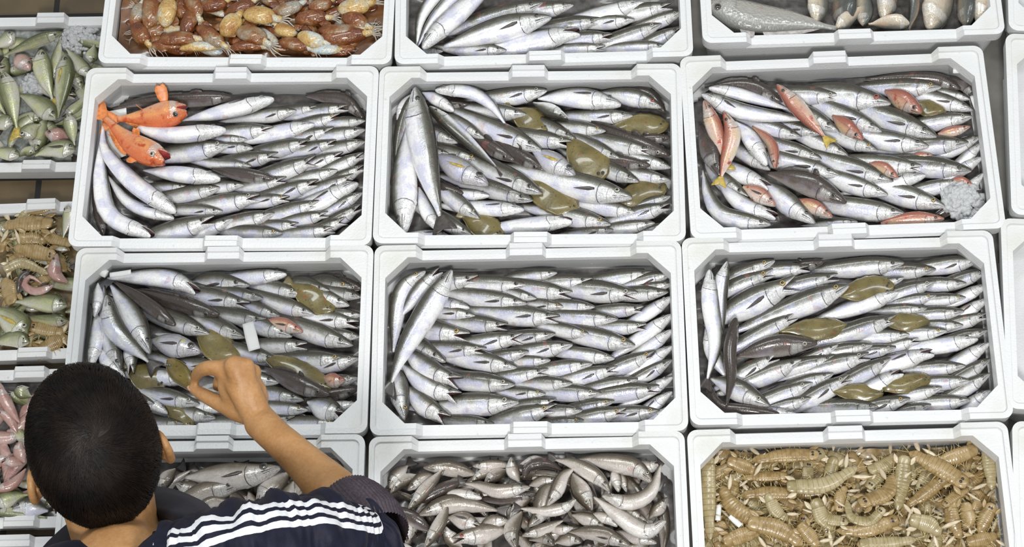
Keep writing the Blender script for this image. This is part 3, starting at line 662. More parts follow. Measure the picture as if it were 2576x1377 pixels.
lay('A', RA, [([(1155, 270), (800, 255), (500, 310), (285, 350)], 112, 62, 1, 0, 'tdf', 'long dark brown'), ([(1462, 285), (1120, 370), (800, 440)], 150, -42, 1, .6, 'p', 'big white-bellied'),
 ([(1115, 510), (750, 545), (560, 520), (420, 455)], 165, -62, 1, 1, '', 'upturned pale'), ([(755, 1105), (440, 880), (250, 660), (212, 470)], 165, -52, 1, 1.2, '', 'thick curved white'),
 ([(592, 1275), (300, 1140), (175, 900), (180, 520)], 150, -45, 1, .9, 'o', 'long curved white'), ([(740, 1150), (430, 1040), (255, 830)], 110, -35, 1, .1, 'p', 'pale half-covered'),
 ([(210, 1280), (150, 1120), (110, 940)], 70, 40, -1, -.3, 'td', 'thin dark'), ([(1075, 865), (800, 830), (520, 800)], 155, -46, 1, .8, '', 'pale-bellied'), ([(1462, 860), (1240, 830), (1010, 790)], 112, 64, 1, .7, 'd', 'dark brown'),
 ([(2115, 420), (2010, 290), (1850, 262), (1690, 262)], 110, 50, 1, .2, 'df', 'bent dark')], 'hake')
lay('A', RA, [([(838, 365), (600, 405), (330, 430)], 205, -12, -1, 1.6, 'otfmh', 'upturned orange'), ([(690, 735), (450, 610), (240, 422)], 205, 10, -1, 1.9, 'Otfmhw', 'gaping orange')], 'rockfish', 'redfish', 'redfish', group='two orange fish on the hake')
for nm_, bp, tp in (('rockfish', (668, 300), (632, 175)), ('rockfish.001', (470, 560), (462, 490)), ('rockfish', (500, 350), (470, 330)), ('rockfish.001', (300, 560), (268, 545))):
    ro = bpy.data.objects[nm_]; a_, b_ = unp(*RA.p(*bp), Z - .018), unp(*RA.p(*tp), Z - .002); d_ = nrm(b_ - a_); s_ = nrm(np.cross(d_, ZUP)); L_ = np.linalg.norm(b_ - a_)
    v, f = leaf(a_ - d_ * .006, d_, s_, np.cross(s_, d_), L_ + .006, L_ * .7, .0006, prof=((0, .4), (.4, .9), (.75, 1), (1, .55)), fork=.1); mesh_obj('pectoral_fin', v, f, [M['orangefin']], ro)
# box behind the centre box
shoal('B', RB, [(1250, 225, 3, 120, 'p'), (1100, 395, -8, 112, ''), (1870, 405, 0, 112, 'p'), (1675, 515, -6, 100, 'g'), (1460, 575, -25, 112, ''), (1435, 605, -8, 130, 'o'), (1210, 655, -25, 150, 'pu'), (800, 570, -38, 105, ''),
 (605, 600, -20, 110, ''), (555, 685, -12, 92, ''), (785, 735, -15, 130, 'g'), (1020, 730, -28, 120, 'd'), (1245, 805, -30, 130, 'd'), (2030, 670, -12, 135, 'o'), (1780, 715, -25, 105, 'r'), (1995, 765, -8, 112, 'd'),
 (2143, 780, -15, 105, ''), (2140, 690, -20, 135, 'd'), (915, 880, -35, 95, ''), (1215, 965, -25, 155, 'pu'), (1915, 880, -22, 120, ''), (1865, 1000, -14, 185, 'pu'), (2140, 870, -8, 100, ''), (650, 970, -20, 110, 'd'),
 (1150, 1015, -15, 135, 'r'), (835, 985, -5, 82, 'b'), (1085, 1085, -3, 120, 'b'), (765, 1150, -38, 115, ''), (710, 1270, -28, 110, ''), (1440, 1165, 6, 140, 'Bo'), (1710, 1190, -12, 130, 'g'), (1910, 1115, -10, 110, ''),
 (2145, 1050, 15, 110, 'o'), (2142, 985, 20, 90, ''), (1730, 1230, 5, 82, ''), (2030, 1180, 8, 95, ''), (2140, 1180, 20, 85, ''), (550, 1280, -5, 85, 'b'), (690, 320, -12, 95, 'd'), (2143, 560, 5, 85, 'd')])
lay('B', RB, [([(300, 205), (345, 520), (405, 850), (482, 1130)], 200, 14, -1, 2.2, 't', 'long topmost silver'), ([(185, 1275), (215, 900), (240, 480)], 195, -22, -1, .8, '', 'big pale head-down'),
 ([(228, 250), (190, 520), (140, 830)], 100, 30, 1, .2, '', 'narrow dull'), ([(135, 430), (190, 300), (245, 225)], 70, -20, 1, .3, 't', 'small pinkish'), ([(580, 372), (460, 290), (335, 225)], 112, -32, 1, .6, '', 'pinkish white'),
 ([(445, 222), (680, 232), (840, 320), (955, 470)], 112, -30, -1, 1.4, 't', 'curved white'), ([(1785, 330), (1500, 275), (1185, 280)], 165, -15, 1, .4, 'p', 'big pale'), ([(2075, 345), (1900, 275), (1640, 225)], 130, 18, 1, .3, 'R', 'red-eyed silver'),
 ([(2142, 360), (1990, 225), (1690, 208)], 110, 55, 1, -.3, 'd', 'dark brown corner'), ([(1405, 430), (1270, 370), (1150, 312)], 105, 5, -1, .7, '', 'upside-down silver'), ([(400, 340), (600, 520), (895, 785)], 112, 34, 1, 1.6, 't', 'slim olive-backed topmost'),
 ([(480, 1245), (390, 1100), (328, 920)], 112, -30, 1, .5, '', 'pink-finned white'),], 'hake')
lay('B', RB, [([(1457, 845), (1310, 750), (1150, 660)], 165, -4, 1, .9, 'Epy', 'big-eyed pale'), ([(825, 905), (640, 800), (440, 690)], 175, -4, 1, .9, 'Epy', 'big-eyed lavender')], 'blue_whiting', 'bigeye', cat='fish')
flatfish('B', RB, [(1120, 430, 165, 95, -35, .2), (1905, 480, 225, 95, 4, 0), (1535, 715, 205, 140, -52, .6), (1275, 985, 235, 115, -32, .2), (1915, 970, 210, 100, 18, -.1), (790, 1200, 165, 95, -28, .2)])
# box with the ice
shoal('C', RCc, [(1145, 365, -8, 120, 'o'), (1490, 415, -15, 170, 'Ru'), (1840, 300, -3, 122, 'g'), (2060, 460, -18, 112, ''), (2040, 385, -20, 72, ''), (1125, 605, -35, 122, ''), (1430, 610, -28, 130, 'p'), (1810, 645, -25, 155, 'pu'),
 (2055, 505, 8, 110, ''), (870, 650, -18, 110, ''), (1000, 628, -15, 92, ''), (1195, 780, -25, 112, ''), (1400, 740, -22, 112, 'g'), (1755, 715, -10, 135, 'p'), (2030, 685, 5, 130, ''), (2112, 640, 25, 90, ''), (2122, 690, 42, 80, 'b'),
 (1010, 800, -18, 112, 'p'), (655, 875, -35, 100, ''), (1140, 920, -15, 142, 'p'), (1510, 960, -18, 145, 'p'), (1720, 865, -5, 130, 'o'), (2050, 880, -5, 142, ''), (2122, 790, 30, 90, 'b'), (2132, 900, 45, 82, 'b'),
 (660, 1000, -25, 130, 'bo'), (1470, 1050, -18, 122, 'p'), (1730, 915, 12, 115, 'b'), (1960, 955, 12, 100, ''), (500, 1075, -40, 125, 'o'), (1590, 1185, -8, 140, ''), (1865, 1130, -16, 142, 'g'), (620, 1268, -5, 80, ''),
 (890, 1262, 0, 62, 'd'), (1260, 1235, 4, 70, ''), (1880, 760, 8, 80, 'l'), (2100, 560, 15, 70, 'l'), (2120, 1020, 30, 85, 'd'), (2130, 1130, 40, 80, 'b')])
lay('C', RCc, [([(745, 400), (500, 300), (165, 290)], 125, 60, 1, .4, 'df', 'brown-backed'), ([(200, 295), (450, 350), (790, 458)], 105, -28, -1, .7, '', 'white head-left'), ([(165, 345), (480, 470), (920, 530)], 122, -8, -1, 1.0, 'p', 'long silver head-left'),
 ([(2010, 295), (1800, 225), (1320, 235)], 112, 54, 1, -.1, 'd', 'dark back-wall'), ([(2105, 390), (2045, 265), (1900, 220)], 95, 35, 1, -.3, 'd', 'dark corner'), ([(632, 845), (520, 660), (415, 540)], 142, -40, 1, .9, '', 'smooth white'),
 ([(312, 925), (235, 720), (160, 560)], 150, 42, 1, .6, 'd', 'dark grey'), ([(1182, 1105), (930, 970), (640, 900)], 165, 44, 1, 1.0, 'df', 'big dusky'), ([(660, 1255), (340, 1190), (215, 1050), (185, 880)], 125, 28, 1, .7, '', 'curved olive'),
 ([(705, 1200), (480, 1120), (280, 950)], 130, -18, 1, .4, 'o', 'white open-mouthed'), ([(965, 1245), (800, 1120), (600, 950)], 150, 10, 1, .5, '', 'broad silver')], 'hake')
lay('C', RCc, [([(700, 285), (830, 430), (1030, 645)], 118, 12, 1, 2.0, 'ty', 'topmost pink and yellow'), ([(1705, 480), (1590, 400), (1450, 330)], 140, 50, 1, .9, '', 'dull red'), ([(1298, 668), (1200, 590), (1085, 500)], 122, 50, 1, .8, '', 'brownish red'),
 ([(2062, 570), (1950, 600), (1815, 625)], 72, 20, 1, .8, '', 'small bright pink'), ([(195, 395), (265, 560), (345, 820)], 112, 5, -1, 1.5, 'ty', 'red-backed, back toward the other'), ([(335, 475), (385, 640), (315, 925)], 112, 0, 1, 1.8, 'ty', 'red-striped curved'),
 ([(690, 865), (665, 700), (530, 575)], 82, 50, 1, .8, '', 'thin rust brown'), ([(1778, 775), (1700, 785), (1620, 800)], 72, 20, 1, .5, '', 'half-hidden pink'), ([(1540, 930), (1440, 865), (1340, 830)], 95, 45, 1, .9, '', 'rust red'),
 ([(692, 1125), (570, 1040), (465, 990)], 112, 10, 1, .9, 'p', 'orange-cheeked'), ([(1085, 1205), (960, 1130), (825, 1085)], 100, 12, 1, .8, '', 'pale pink'), ([(1860, 1215), (1640, 1215), (1420, 1245)], 105, 30, 1, .5, '', 'long red'), ([(2055, 985), (1990, 955), (1900, 950)], 70, 40, 1, .7, '', 'red, peeping from the ice')],
 'red_mullet', 'mullet', group='red mullet among the hake', cat='fish')
flatfish('C', RCc, [(1760, 450, 115, 72, -20, .3)])
# box under the hand
shoal('D', RD, [(1285, 325, -14, 140, 'p'), (1545, 250, 5, 112, 'b'), (2010, 335, -20, 122, 'g'), (2066, 345, -30, 105, 'd'), (1840, 360, -25, 102, ''), (1655, 390, -20, 120, ''), (1980, 465, -25, 120, ''), (2066, 405, -20, 92, ''), (2066, 530, 2, 95, ''),
 (1380, 415, -12, 102, ''), (1295, 460, -10, 130, 'op'), (1010, 660, -20, 132, ''), (760, 650, -10, 100, 'l'), (1260, 685, -22, 130, ''), (1412, 570, -10, 112, 'o'), (1502, 545, -20, 100, ''), (1735, 525, -18, 112, ''), (1582, 680, -20, 120, ''),
 (2050, 590, -8, 122, 'op'), (2005, 740, -18, 140, ''), (2055, 680, -5, 92, ''), (1482, 840, -15, 102, 'r'), (1692, 740, 0, 112, 'o'), (1962, 840, 0, 130, 'go'), (2052, 830, 10, 112, ''), (2045, 965, 10, 112, ''), (2045, 1040, 15, 110, 'd'),
 (845, 880, -15, 82, 'o'), (1090, 885, -5, 92, 'p'), (905, 985, -10, 125, 'b'), (942, 1150, -12, 122, ''), (632, 1150, -30, 92, ''), (722, 1215, -35, 92, 'b'), (1492, 1000, -10, 112, ''), (1665, 1120, -10, 122, ''), (1695, 1190, -3, 100, 'g'),
 (2042, 1150, 5, 82, 'b'), (1905, 1285, 0, 105, 'g'), (1610, 1240, 10, 90, 'o'), (1055, 1245, -10, 112, ''), (1300, 1272, 0, 80, ''), (835, 1285, -2, 85, 'g'), (1110, 1195, -10, 100, 'b'), (1380, 900, -12, 90, 'l')])
lay('D', RD, [([(940, 370), (700, 275), (270, 255)], 150, -30, 1, .8, 'to', 'long white'), ([(1080, 530), (800, 450), (430, 350)], 145, 70, 1, .7, 'df2', 'big dark brown'), ([(775, 605), (590, 460), (350, 300)], 112, 58, 1, 1.3, 'd', 'slender dark'),
 ([(600, 800), (490, 560), (330, 325)], 160, -8, 1, 1.1, '', 'thick silver'), ([(300, 395), (365, 630), (590, 855)], 140, 4, -1, 1.6, 't', 'bowed pale'), ([(185, 900), (205, 690), (225, 500)], 112, -28, -1, .8, 't', 'pale wall-side'), ([(212, 545), (215, 430), (200, 290)], 85, -10, -1, 1.2, 't', 'short tail-up'),
 ([(400, 925), (310, 650), (280, 330)], 132, 25, 1, .6, '', 'long grey-backed'), ([(475, 940), (470, 820), (450, 680)], 100, 0, 1, .7, 'o', 'head-down'), ([(430, 970), (310, 850), (255, 740)], 110, -20, 1, .5, '', 'slanting white'),
 ([(1845, 1085), (1640, 1010), (1390, 900)], 142, 48, 1, 1.1, 'df', 'big dark'), ([(1985, 1255), (1850, 1190), (1690, 1130)], 170, 0, 1, .9, 'O', 'wide-gaping large')], 'hake')
lay('D', RD, [([(948, 790), (800, 745), (600, 710)], 162, 2, 1, .9, 'Ep', 'big-eyed pale')], 'blue_whiting', 'bigeye', cat='fish')
lay('D', RD, [([(1658, 650), (1530, 600), (1400, 570)], 102, 12, 1, .9, 'pR', 'pink'), ([(1952, 985), (1880, 985), (1800, 960)], 102, 12, 1, 1.0, 'R', 'orange-red')], 'red_mullet', 'mullet', group='two red mullet under the hand')
flatfish('D', RD, [(1725, 410, 185, 95, -35, .5), (1060, 745, 195, 105, -40, .4), (1610, 920, 285, 85, -28, .8), (570, 960, 155, 100, -28, .5), (800, 1230, 125, 68, -40, .2)])
# centre box
shoal('E', RE, [(770, 290, 0, 122, 'o'), (1105, 345, -8, 130, ''), (1300, 260, 5, 80, ''), (1545, 310, 5, 112, 'o'), (1955, 265, 8, 112, 'o'), (2085, 262, 15, 92, ''), (2086, 335, 10, 82, ''), (1405, 405, -8, 125, 'o'), (1160, 435, -12, 80, ''),
 (1855, 410, -5, 142, 'o'), (2055, 390, 3, 102, ''), (1095, 470, -8, 125, 'p'), (705, 500, -18, 95, 'b'), (1355, 492, -5, 85, 'g'), (1555, 492, -3, 85, ''), (1890, 500, 5, 92, 'o'), (2085, 425, 32, 95, 'b'), (2086, 545, 35, 105, 'b'), (2086, 650, 35, 95, 'b'),
 (755, 560, -10, 102, ''), (1320, 570, -5, 132, 'o'), (1715, 580, -3, 118, ''), (968, 620, -5, 112, 'o'), (1910, 620, 3, 98, 'o'), (712, 690, -18, 150, 'go'), (1290, 675, 5, 102, ''), (1530, 685, -12, 95, 'g'), (1830, 755, -12, 132, 'g'),
 (1075, 695, 8, 122, 'O'), (822, 785, -3, 112, 'o'), (1110, 795, 10, 92, ''), (1405, 750, 8, 108, ''), (542, 865, -30, 130, ''), (1035, 910, -12, 132, 'p'), (1255, 855, 3, 84, ''), (1690, 845, -8, 98, ''), (1540, 880, 8, 112, ''),
 (1972, 800, 22, 112, 'go'), (1245, 925, 10, 112, 'o'), (1715, 910, 12, 112, 'o'), (2080, 850, 30, 95, ''), (2086, 760, 32, 90, 'b'), (1015, 1020, -5, 128, ''), (1405, 1012, 0, 95, ''), (1850, 985, 12, 102, ''), (2000, 1040, 8, 122, 'o'),
 (1222, 1085, -3, 88, 'g'), (1600, 1080, -3, 115, ''), (1690, 1130, 12, 90, 'g'), (1040, 1140, 3, 152, ''), (1300, 1130, 8, 84, 'o'), (1290, 1170, 15, 125, 'og'), (1472, 1195, 0, 84, ''), (1482, 1262, 5, 84, 'g'), (1772, 1190, 12, 112, 'go'),
 (2000, 1200, 3, 104, 'g'), (872, 1285, -5, 85, ''), (2086, 970, 30, 92, 'b'), (2082, 1070, 35, 92, 'b'), (2080, 1180, 30, 84, 'b'), (560, 1290, 2, 80, 'l')])
lay('E', RE, [([(585, 245), (410, 520), (255, 800), (160, 1010)], 160, 5, 1, 2.1, 't', 'long topmost'), ([(405, 250), (240, 400), (185, 800)], 118, 8, 1, .6, 'g', 'curved golden-eyed'), ([(508, 238), (380, 360), (235, 560)], 112, 0, 1, .9, 'o', 'slanting'),
 ([(252, 1268), (238, 1080), (210, 890)], 138, 4, 1, .5, 'g', 'head-down'), ([(660, 1000), (455, 930), (250, 770)], 150, 12, 1, .9, 'O', 'gaping'), ([(650, 1105), (430, 1030), (240, 880)], 142, 5, 1, .7, 'O', 'gaping pale-bellied'), ([(572, 1260), (410, 1160), (270, 1030)], 142, 8, 1, .6, 'O', 'gaping front-row')], 'hake')
# slanting hake box
shoal('F', RF, [(635, 245, 20, 112, 'g'), (632, 310, 22, 120, 'go'), (782, 370, 26, 170, 'gOu'), (862, 290, -5, 92, 'o'), (950, 250, -3, 80, 'd'), (1045, 340, 12, 112, 'o'), (1465, 260, 5, 122, ''), (1110, 405, 22, 142, 'gu'), (1670, 300, 3, 98, 'g'),
 (1950, 240, 8, 102, 'g'), (2002, 305, 20, 92, ''), (1465, 355, 15, 74, ''), (1670, 378, 18, 102, ''), (1865, 392, 0, 90, ''), (1430, 450, 18, 112, 'b'), (1672, 468, 10, 80, 'g'), (1862, 482, 5, 78, 'g'), (772, 590, 28, 112, 'o'), (1612, 550, 3, 74, ''),
 (1852, 570, 3, 92, ''), (1168, 590, -2, 66, 'r'), (1420, 605, 18, 122, 'o'), (2002, 590, 15, 92, 'o'), (1845, 660, 0, 80, ''), (1502, 720, 5, 90, ''), (1742, 695, 5, 92, 'g'), (1042, 785, 25, 82, ''), (1262, 785, 10, 98, ''), (1560, 750, 15, 74, 'o'),
 (1415, 800, 10, 84, ''), (1655, 830, 15, 122, 'ob'), (1940, 750, 8, 112, 'b'), (2000, 690, 15, 84, ''), (2012, 775, 30, 102, 'b'), (2015, 875, 30, 94, ''), (2015, 970, 30, 94, ''), (2018, 1080, 35, 94, 'b'), (2012, 1150, 40, 84, 'b'),
 (655, 850, 28, 112, 'o'), (810, 880, 22, 114, ''), (1035, 860, 15, 104, 'o'), (1245, 850, 15, 114, 'o'), (1380, 870, 28, 112, ''), (1860, 920, 3, 90, ''), (866, 960, 10, 66, 'g'), (1012, 970, 18, 94, ''), (1452, 955, 28, 112, 'ob'),
 (880, 1030, 20, 114, ''), (1120, 985, 28, 114, 'o'), (1885, 1015, 3, 94, ''), (1710, 1060, 12, 84, ''), (1890, 1140, 3, 98, ''), (870, 1125, 15, 92, ''), (1320, 1185, 0, 112, ''), (1505, 1130, 12, 104, 'g'), (1640, 1170, 12, 80, ''),
 (772, 1230, -3, 92, 'b'), (1420, 1228, 0, 64, ''), (1800, 1222, 0, 64, 'd'), (2000, 400, 25, 84, 'b'), (2004, 490, 30, 84, 'b')])
lay('F', RF, [([(185, 290), (230, 550), (255, 780), (205, 1005)], 122, -28, -1, 1.6, 't', 'long white wall-side'), ([(330, 250), (290, 450), (292, 750)], 92, -8, -1, 1.5, '', 'slim pale'), ([(385, 612), (345, 820), (355, 1000), (322, 1190)], 112, 75, 1, 1.7, 'd2', 'dark-headed brown'),
 ([(205, 640), (250, 850), (325, 1000)], 110, -20, -1, .6, '', 'pale underlying'), ([(670, 1232), (420, 1220), (230, 1185), (165, 960)], 108, 66, 1, .5, 'd', 'dark curled'), ([(600, 1175), (430, 1085), (225, 1000)], 142, 32, 1, .8, 'w', 'dusky brown'), ([(908, 775), (640, 790), (390, 860)], 145, 46, 1, .9, 'wd', 'dark brown')], 'hake')
flatfish('F', RF, [(1215, 430, 190, 85, 10, .6), (880, 685, 220, 75, 5, .5), (1475, 638, 150, 65, -2, .5), (1480, 1035, 160, 66, 12, .5), (1165, 1090, 165, 58, -4, .5)])
# pale hake at the back
RR = Reg(980, 0, .3106)
shoal('R', RR, [(1250, 25, 16, 170, ''), (1720, 160, 8, 130, 'o'), (1985, 160, 5, 112, ''), (1545, 255, 12, 185, 'ob'), (1812, 290, 5, 122, 'o'), (2205, 195, 18, 135, ''), (1490, 40, 10, 122, ''), (2070, 25, 15, 160, 'b'), (2290, 40, 12, 132, 'o'),
 (2375, 95, 20, 112, ''), (2380, 225, 25, 122, 'o'), (2378, 330, 30, 112, ''), (950, 410, -3, 112, 'p'), (1750, 385, 3, 105, 'o'), (2250, 375, 3, 112, ''), (430, 415, 0, 70, '')], 'pale_hake')
lay('R', RR, [([(1310, 140), (900, 230), (440, 375)], 205, 14, 1, 1.1, 'p', 'olive-backed large'), ([(225, 415), (450, 195), (900, -190)], 190, -25, -1, 1.4, '', 'big white head-down'), ([(560, -260), (280, 90), (195, 380)], 115, -10, 1, .8, 't', 'white curving'), ([(700, -220), (370, 130), (222, 375)], 112, -15, 1, 1.0, 't', 'cream curving')], 'pale_hake')

def heap(bk, n, wpx, kind, sk, look, depth, aim=None, spread=180, prof='hake', ratio=5.0, area_=(0.02, .98, .03, .97), seed=1, group=None, lx=None, ymax=1420, rolls=(-30, 45)):
    """deeper fish of a tangled box, lying every way"""
    rn = random.Random(seed); bx = BX[bk]; nx = max(1, int(round(math.sqrt(n * 1.7)))); ny = max(1, int(math.ceil(n / nx)))
    for j in range(ny):
        for i in range(nx):
            fx = area_[0] + (area_[1] - area_[0]) * (i + .5 + rn.uniform(-.35, .35)) / nx; fy = area_[2] + (area_[3] - area_[2]) * (j + .5 + rn.uniform(-.35, .35)) / ny
            x, y = loc(bx, fx, fy); a = math.radians((aim or 0) + rn.uniform(-spread, spread)); zt = bx['z'] - depth + rn.uniform(-.006, .006)
            c = np.array([x, y, zt]); q = RC @ (c - CAM); px, py = 1288 + FPX * q[0] / -q[2], 688.5 - FPX * q[1] / -q[2]
            if py > ymax or px < -60 or px > 2640 or py < -60: continue
            w = wpx * rn.uniform(.8, 1.15); L = w * ratio * rn.uniform(.85, 1.1); d = (math.cos(a), -math.sin(a)); nn = (math.sin(a), math.cos(a)); b = rn.uniform(-.16, .16) * L
            P = []
            for t in (.5, .17, -.17, -.5):
                bb = b * (1 - (2 * t) ** 2); P.append([px + d[0] * L * t + nn[0] * bb, py + d[1] * L * t + nn[1] * bb])
            k = 0
            while k < 14 and not all(inside(bx, unp(p_[0], p_[1], zt), .034, .034) for p_ in (P[0], P[3])):
                cx_, cy_ = loc(bx, .5, .5); cc = RC @ (np.array([cx_, cy_, zt]) - CAM); tx, ty = 1288 + FPX * cc[0] / -cc[2], 688.5 - FPX * cc[1] / -cc[2]
                for p_ in P: p_[0] += (tx - px) * .06; p_[1] += (ty - py) * .06
                k += 1
            o = fish(kind, [(p_[0], p_[1], zt + rn.uniform(-.004, .006)) for p_ in P], w, rn.uniform(*rolls), rn.choice((1, -1)), .5 if rn.random() < .2 else 0, mats=(sk, 'mouth'), prof=prof,
                     parts='t' if rn.random() < .5 else '', eyer=.108 if prof == 'hake' else .10)
            name_it(o, bk, look, kind, 'fish', group or GROUP.get(bk), unp(P[0][0], P[0][1], zt))

# tangled small fish
RH = Reg(920, 1060, .3183)
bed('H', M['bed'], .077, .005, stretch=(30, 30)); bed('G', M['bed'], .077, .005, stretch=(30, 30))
heap('H', 84, 33, 'whiting', 'whiting', 'half-buried', .060, seed=4)
lay('H', RH, [([(150, 515), (190, 420), (330, 350)], 115, 0, -1, .2, 't', 'bent'), ([(455, 365), (640, 365), (880, 425)], 130, 36, -1, .5, 'w', 'dusky'), ([(200, 570), (290, 480), (430, 430)], 105, 10, 1, .2, '', 'grey curved'),
 ([(340, 695), (440, 590), (605, 385)], 112, 12, 1, 1.2, 't', 'tail-up grey'), ([(330, 545), (450, 455), (560, 430)], 112, 20, -1, .3, '', 'green-glinting'), ([(435, 640), (600, 545), (800, 462)], 140, 58, 1, .7, 'd', 'dark glossy'),
 ([(918, 612), (760, 575), (600, 570)], 100, -40, 1, 1.0, '', 'white bellied'), ([(1300, 522), (1050, 550), (900, 510), (785, 492)], 112, 4, 1, 1.3, 't', 'wavy silver'), ([(845, 355), (1000, 345), (1150, 345)], 90, 10, -1, .2, '', 'silver wall-side'),
 ([(1150, 285), (1165, 390), (1215, 480)], 100, 5, -1, 1.2, '', 'head-up'), ([(840, 475), (930, 420), (1030, 400)], 85, 10, 1, .3, '', 'short'), ([(940, 500), (1030, 430), (1120, 385)], 112, 20, 1, .5, '', 'dark-sided'),
 ([(1220, 345), (1330, 320), (1450, 320)], 92, -20, 1, .4, '', 'white'), ([(1250, 455), (1290, 365), (1420, 335), (1560, 395)], 122, 60, 1, .9, 'd', 'dark curled'), ([(1520, 462), (1400, 475), (1290, 510)], 92, 22, 1, .6, '', 'olive'),
 ([(1428, 675), (1500, 560), (1560, 440), (1650, 370)], 112, 4, -1, 1.5, 't', 'long S-bent'), ([(1350, 572), (1100, 615), (880, 625)], 100, 58, 1, .7, 'd', 'dark reddish'), ([(1785, 705), (1700, 560), (1630, 410)], 150, 14, -1, 1.3, 'w', 'thick-bodied head-down'),
 ([(1930, 555), (1830, 440), (1650, 340), (1500, 305)], 122, 14, 1, 1.5, 't', 'arching olive-backed'), ([(2272, 492), (2130, 365), (1900, 305), (1660, 305)], 150, 6, 1, 1.0, 'wt', 'big arched silver'), ([(1870, 590), (2080, 640), (2250, 560), (2370, 325)], 132, -16, -1, 1.5, 'wt', 'U-shaped white'),
 ([(2370, 312), (2260, 345), (2150, 325)], 112, -30, 1, .4, 'o', 'white gaping'), ([(2000, 562), (1980, 450), (1955, 370)], 92, -20, 1, .6, '', 'upright white'), ([(2062, 562), (2040, 480), (2020, 392)], 66, 0, 1, .4, '', 'upright thin'),
 ([(420, 742), (600, 665), (760, 650), (1040, 705)], 150, 20, -1, 1.0, 't', 'long silver head-left'), ([(1662, 620), (1560, 685), (1400, 710), (1225, 690)], 102, -16, 1, 1.7, 't', 'slender white topmost'), ([(1140, 790), (1230, 660), (1310, 610)], 92, 0, 1, .7, '', 'slanting'),
 ([(1285, 835), (1370, 740), (1420, 560), (1500, 490)], 150, 24, -1, 1.1, '', 'long grey'), ([(910, 850), (780, 785), (650, 760)], 142, -8, 1, 1.1, 'op', 'plump pale'), ([(1130, 790), (1010, 795), (900, 835)], 112, 6, 1, 1.0, 'w', 'pale-eyed'),
 ([(680, 940), (880, 895), (1130, 855)], 150, 16, -1, 1.2, 'Rot', 'red-eyed olive'), ([(1190, 1010), (1160, 860), (1235, 715)], 132, 18, 1, 1.6, '', 'head-down dusky'), ([(140, 680), (330, 745), (525, 875)], 132, 48, -1, 1.0, 'dt', 'dark wall-side'),
 ([(330, 950), (318, 870), (290, 780)], 102, 0, -1, .6, 'o', 'head-down small'), ([(470, 1000), (580, 830), (650, 645)], 112, 14, 1, 1.7, 't', 'tail-up slender'), ([(2372, 790), (2210, 865), (2000, 745), (1805, 600)], 150, -26, 1, 1.6, 't', 'long bent white'),
 ([(2222, 790), (2080, 715), (1850, 610)], 102, 14, 1, 1.0, '', 'silver half-covered'), ([(1235, 905), (1400, 855), (1560, 785)], 92, 14, -1, 1.3, 't', 'slim olive'), ([(1640, 842), (1560, 855), (1440, 860)], 82, 2, 1, 1.1, 'w', 'small pale-eyed'),
 ([(2090, 985), (1860, 890), (1590, 880)], 132, 40, 1, 1.2, 'p', 'long dusky'), ([(2300, 965), (2150, 915), (1980, 870)], 112, 0, 1, .9, '', 'pale low'), ([(1890, 850), (1780, 785), (1630, 740)], 112, 12, 1, .9, '', 'brown-backed'),
 ([(1990, 832), (1900, 765), (1760, 740)], 102, -20, 1, 1.1, '', 'white short'), ([(2405, 600), (2320, 680), (2240, 770)], 100, 20, 1, .5, '', 'wall-side olive'), ([(620, 830), (660, 920), (760, 1000)], 110, -10, 1, .7, '', 'cream'), ([(1700, 960), (1620, 930), (1500, 960)], 100, 20, 1, .8, '', 'low dull'),
 ([(1490, 980), (1400, 910), (1290, 940)], 110, 50, 1, .8, '', 'hunched dark')], 'whiting', 'whiting')
RG = Reg(380, 880, .361)
heap('G', 84, 38, 'whiting', 'whiting', 'half-buried', .062, seed=9, area_=(.25, .98, .04, .97))
lay('G', RG, [([(900, 825), (700, 870), (480, 880), (240, 890)], 190, -4, 1, 1.5, 'Ep', 'big white-sided'), ([(640, 940), (350, 1010), (90, 1170)], 165, 18, 1, 1.2, 't', 'long olive'), ([(170, 930), (290, 980), (420, 1010)], 120, 10, -1, 1.0, 'm', 'short red-mouthed'),
 ([(290, 1130), (430, 1060), (570, 1080)], 90, 20, -1, 1.5, 't', 'bowed slim'), ([(690, 1190), (620, 1080), (545, 985)], 110, 36, 1, 1.4, '', 'dark-headed'), ([(740, 1100), (850, 960), (960, 860)], 170, 10, 1, 1.0, '', 'broad grey'), ([(860, 1180), (930, 1050), (990, 920)], 110, 24, -1, 1.3, '', 'grey slanting'),
 ([(790, 1170), (720, 1090), (680, 990)], 90, -10, 1, 1.1, 't', 'thin'), ([(1010, 1180), (1030, 1080), (1050, 990)], 90, 10, 1, 1.0, '', 'upright grey'), ([(1390, 860), (1310, 780), (1240, 740)], 90, -10, 1, 1.0, '', 'white corner'), ([(70, 990), (110, 900), (170, 830)], 110, 20, 1, .9, '', 'speckled')], 'whiting', 'whiting')

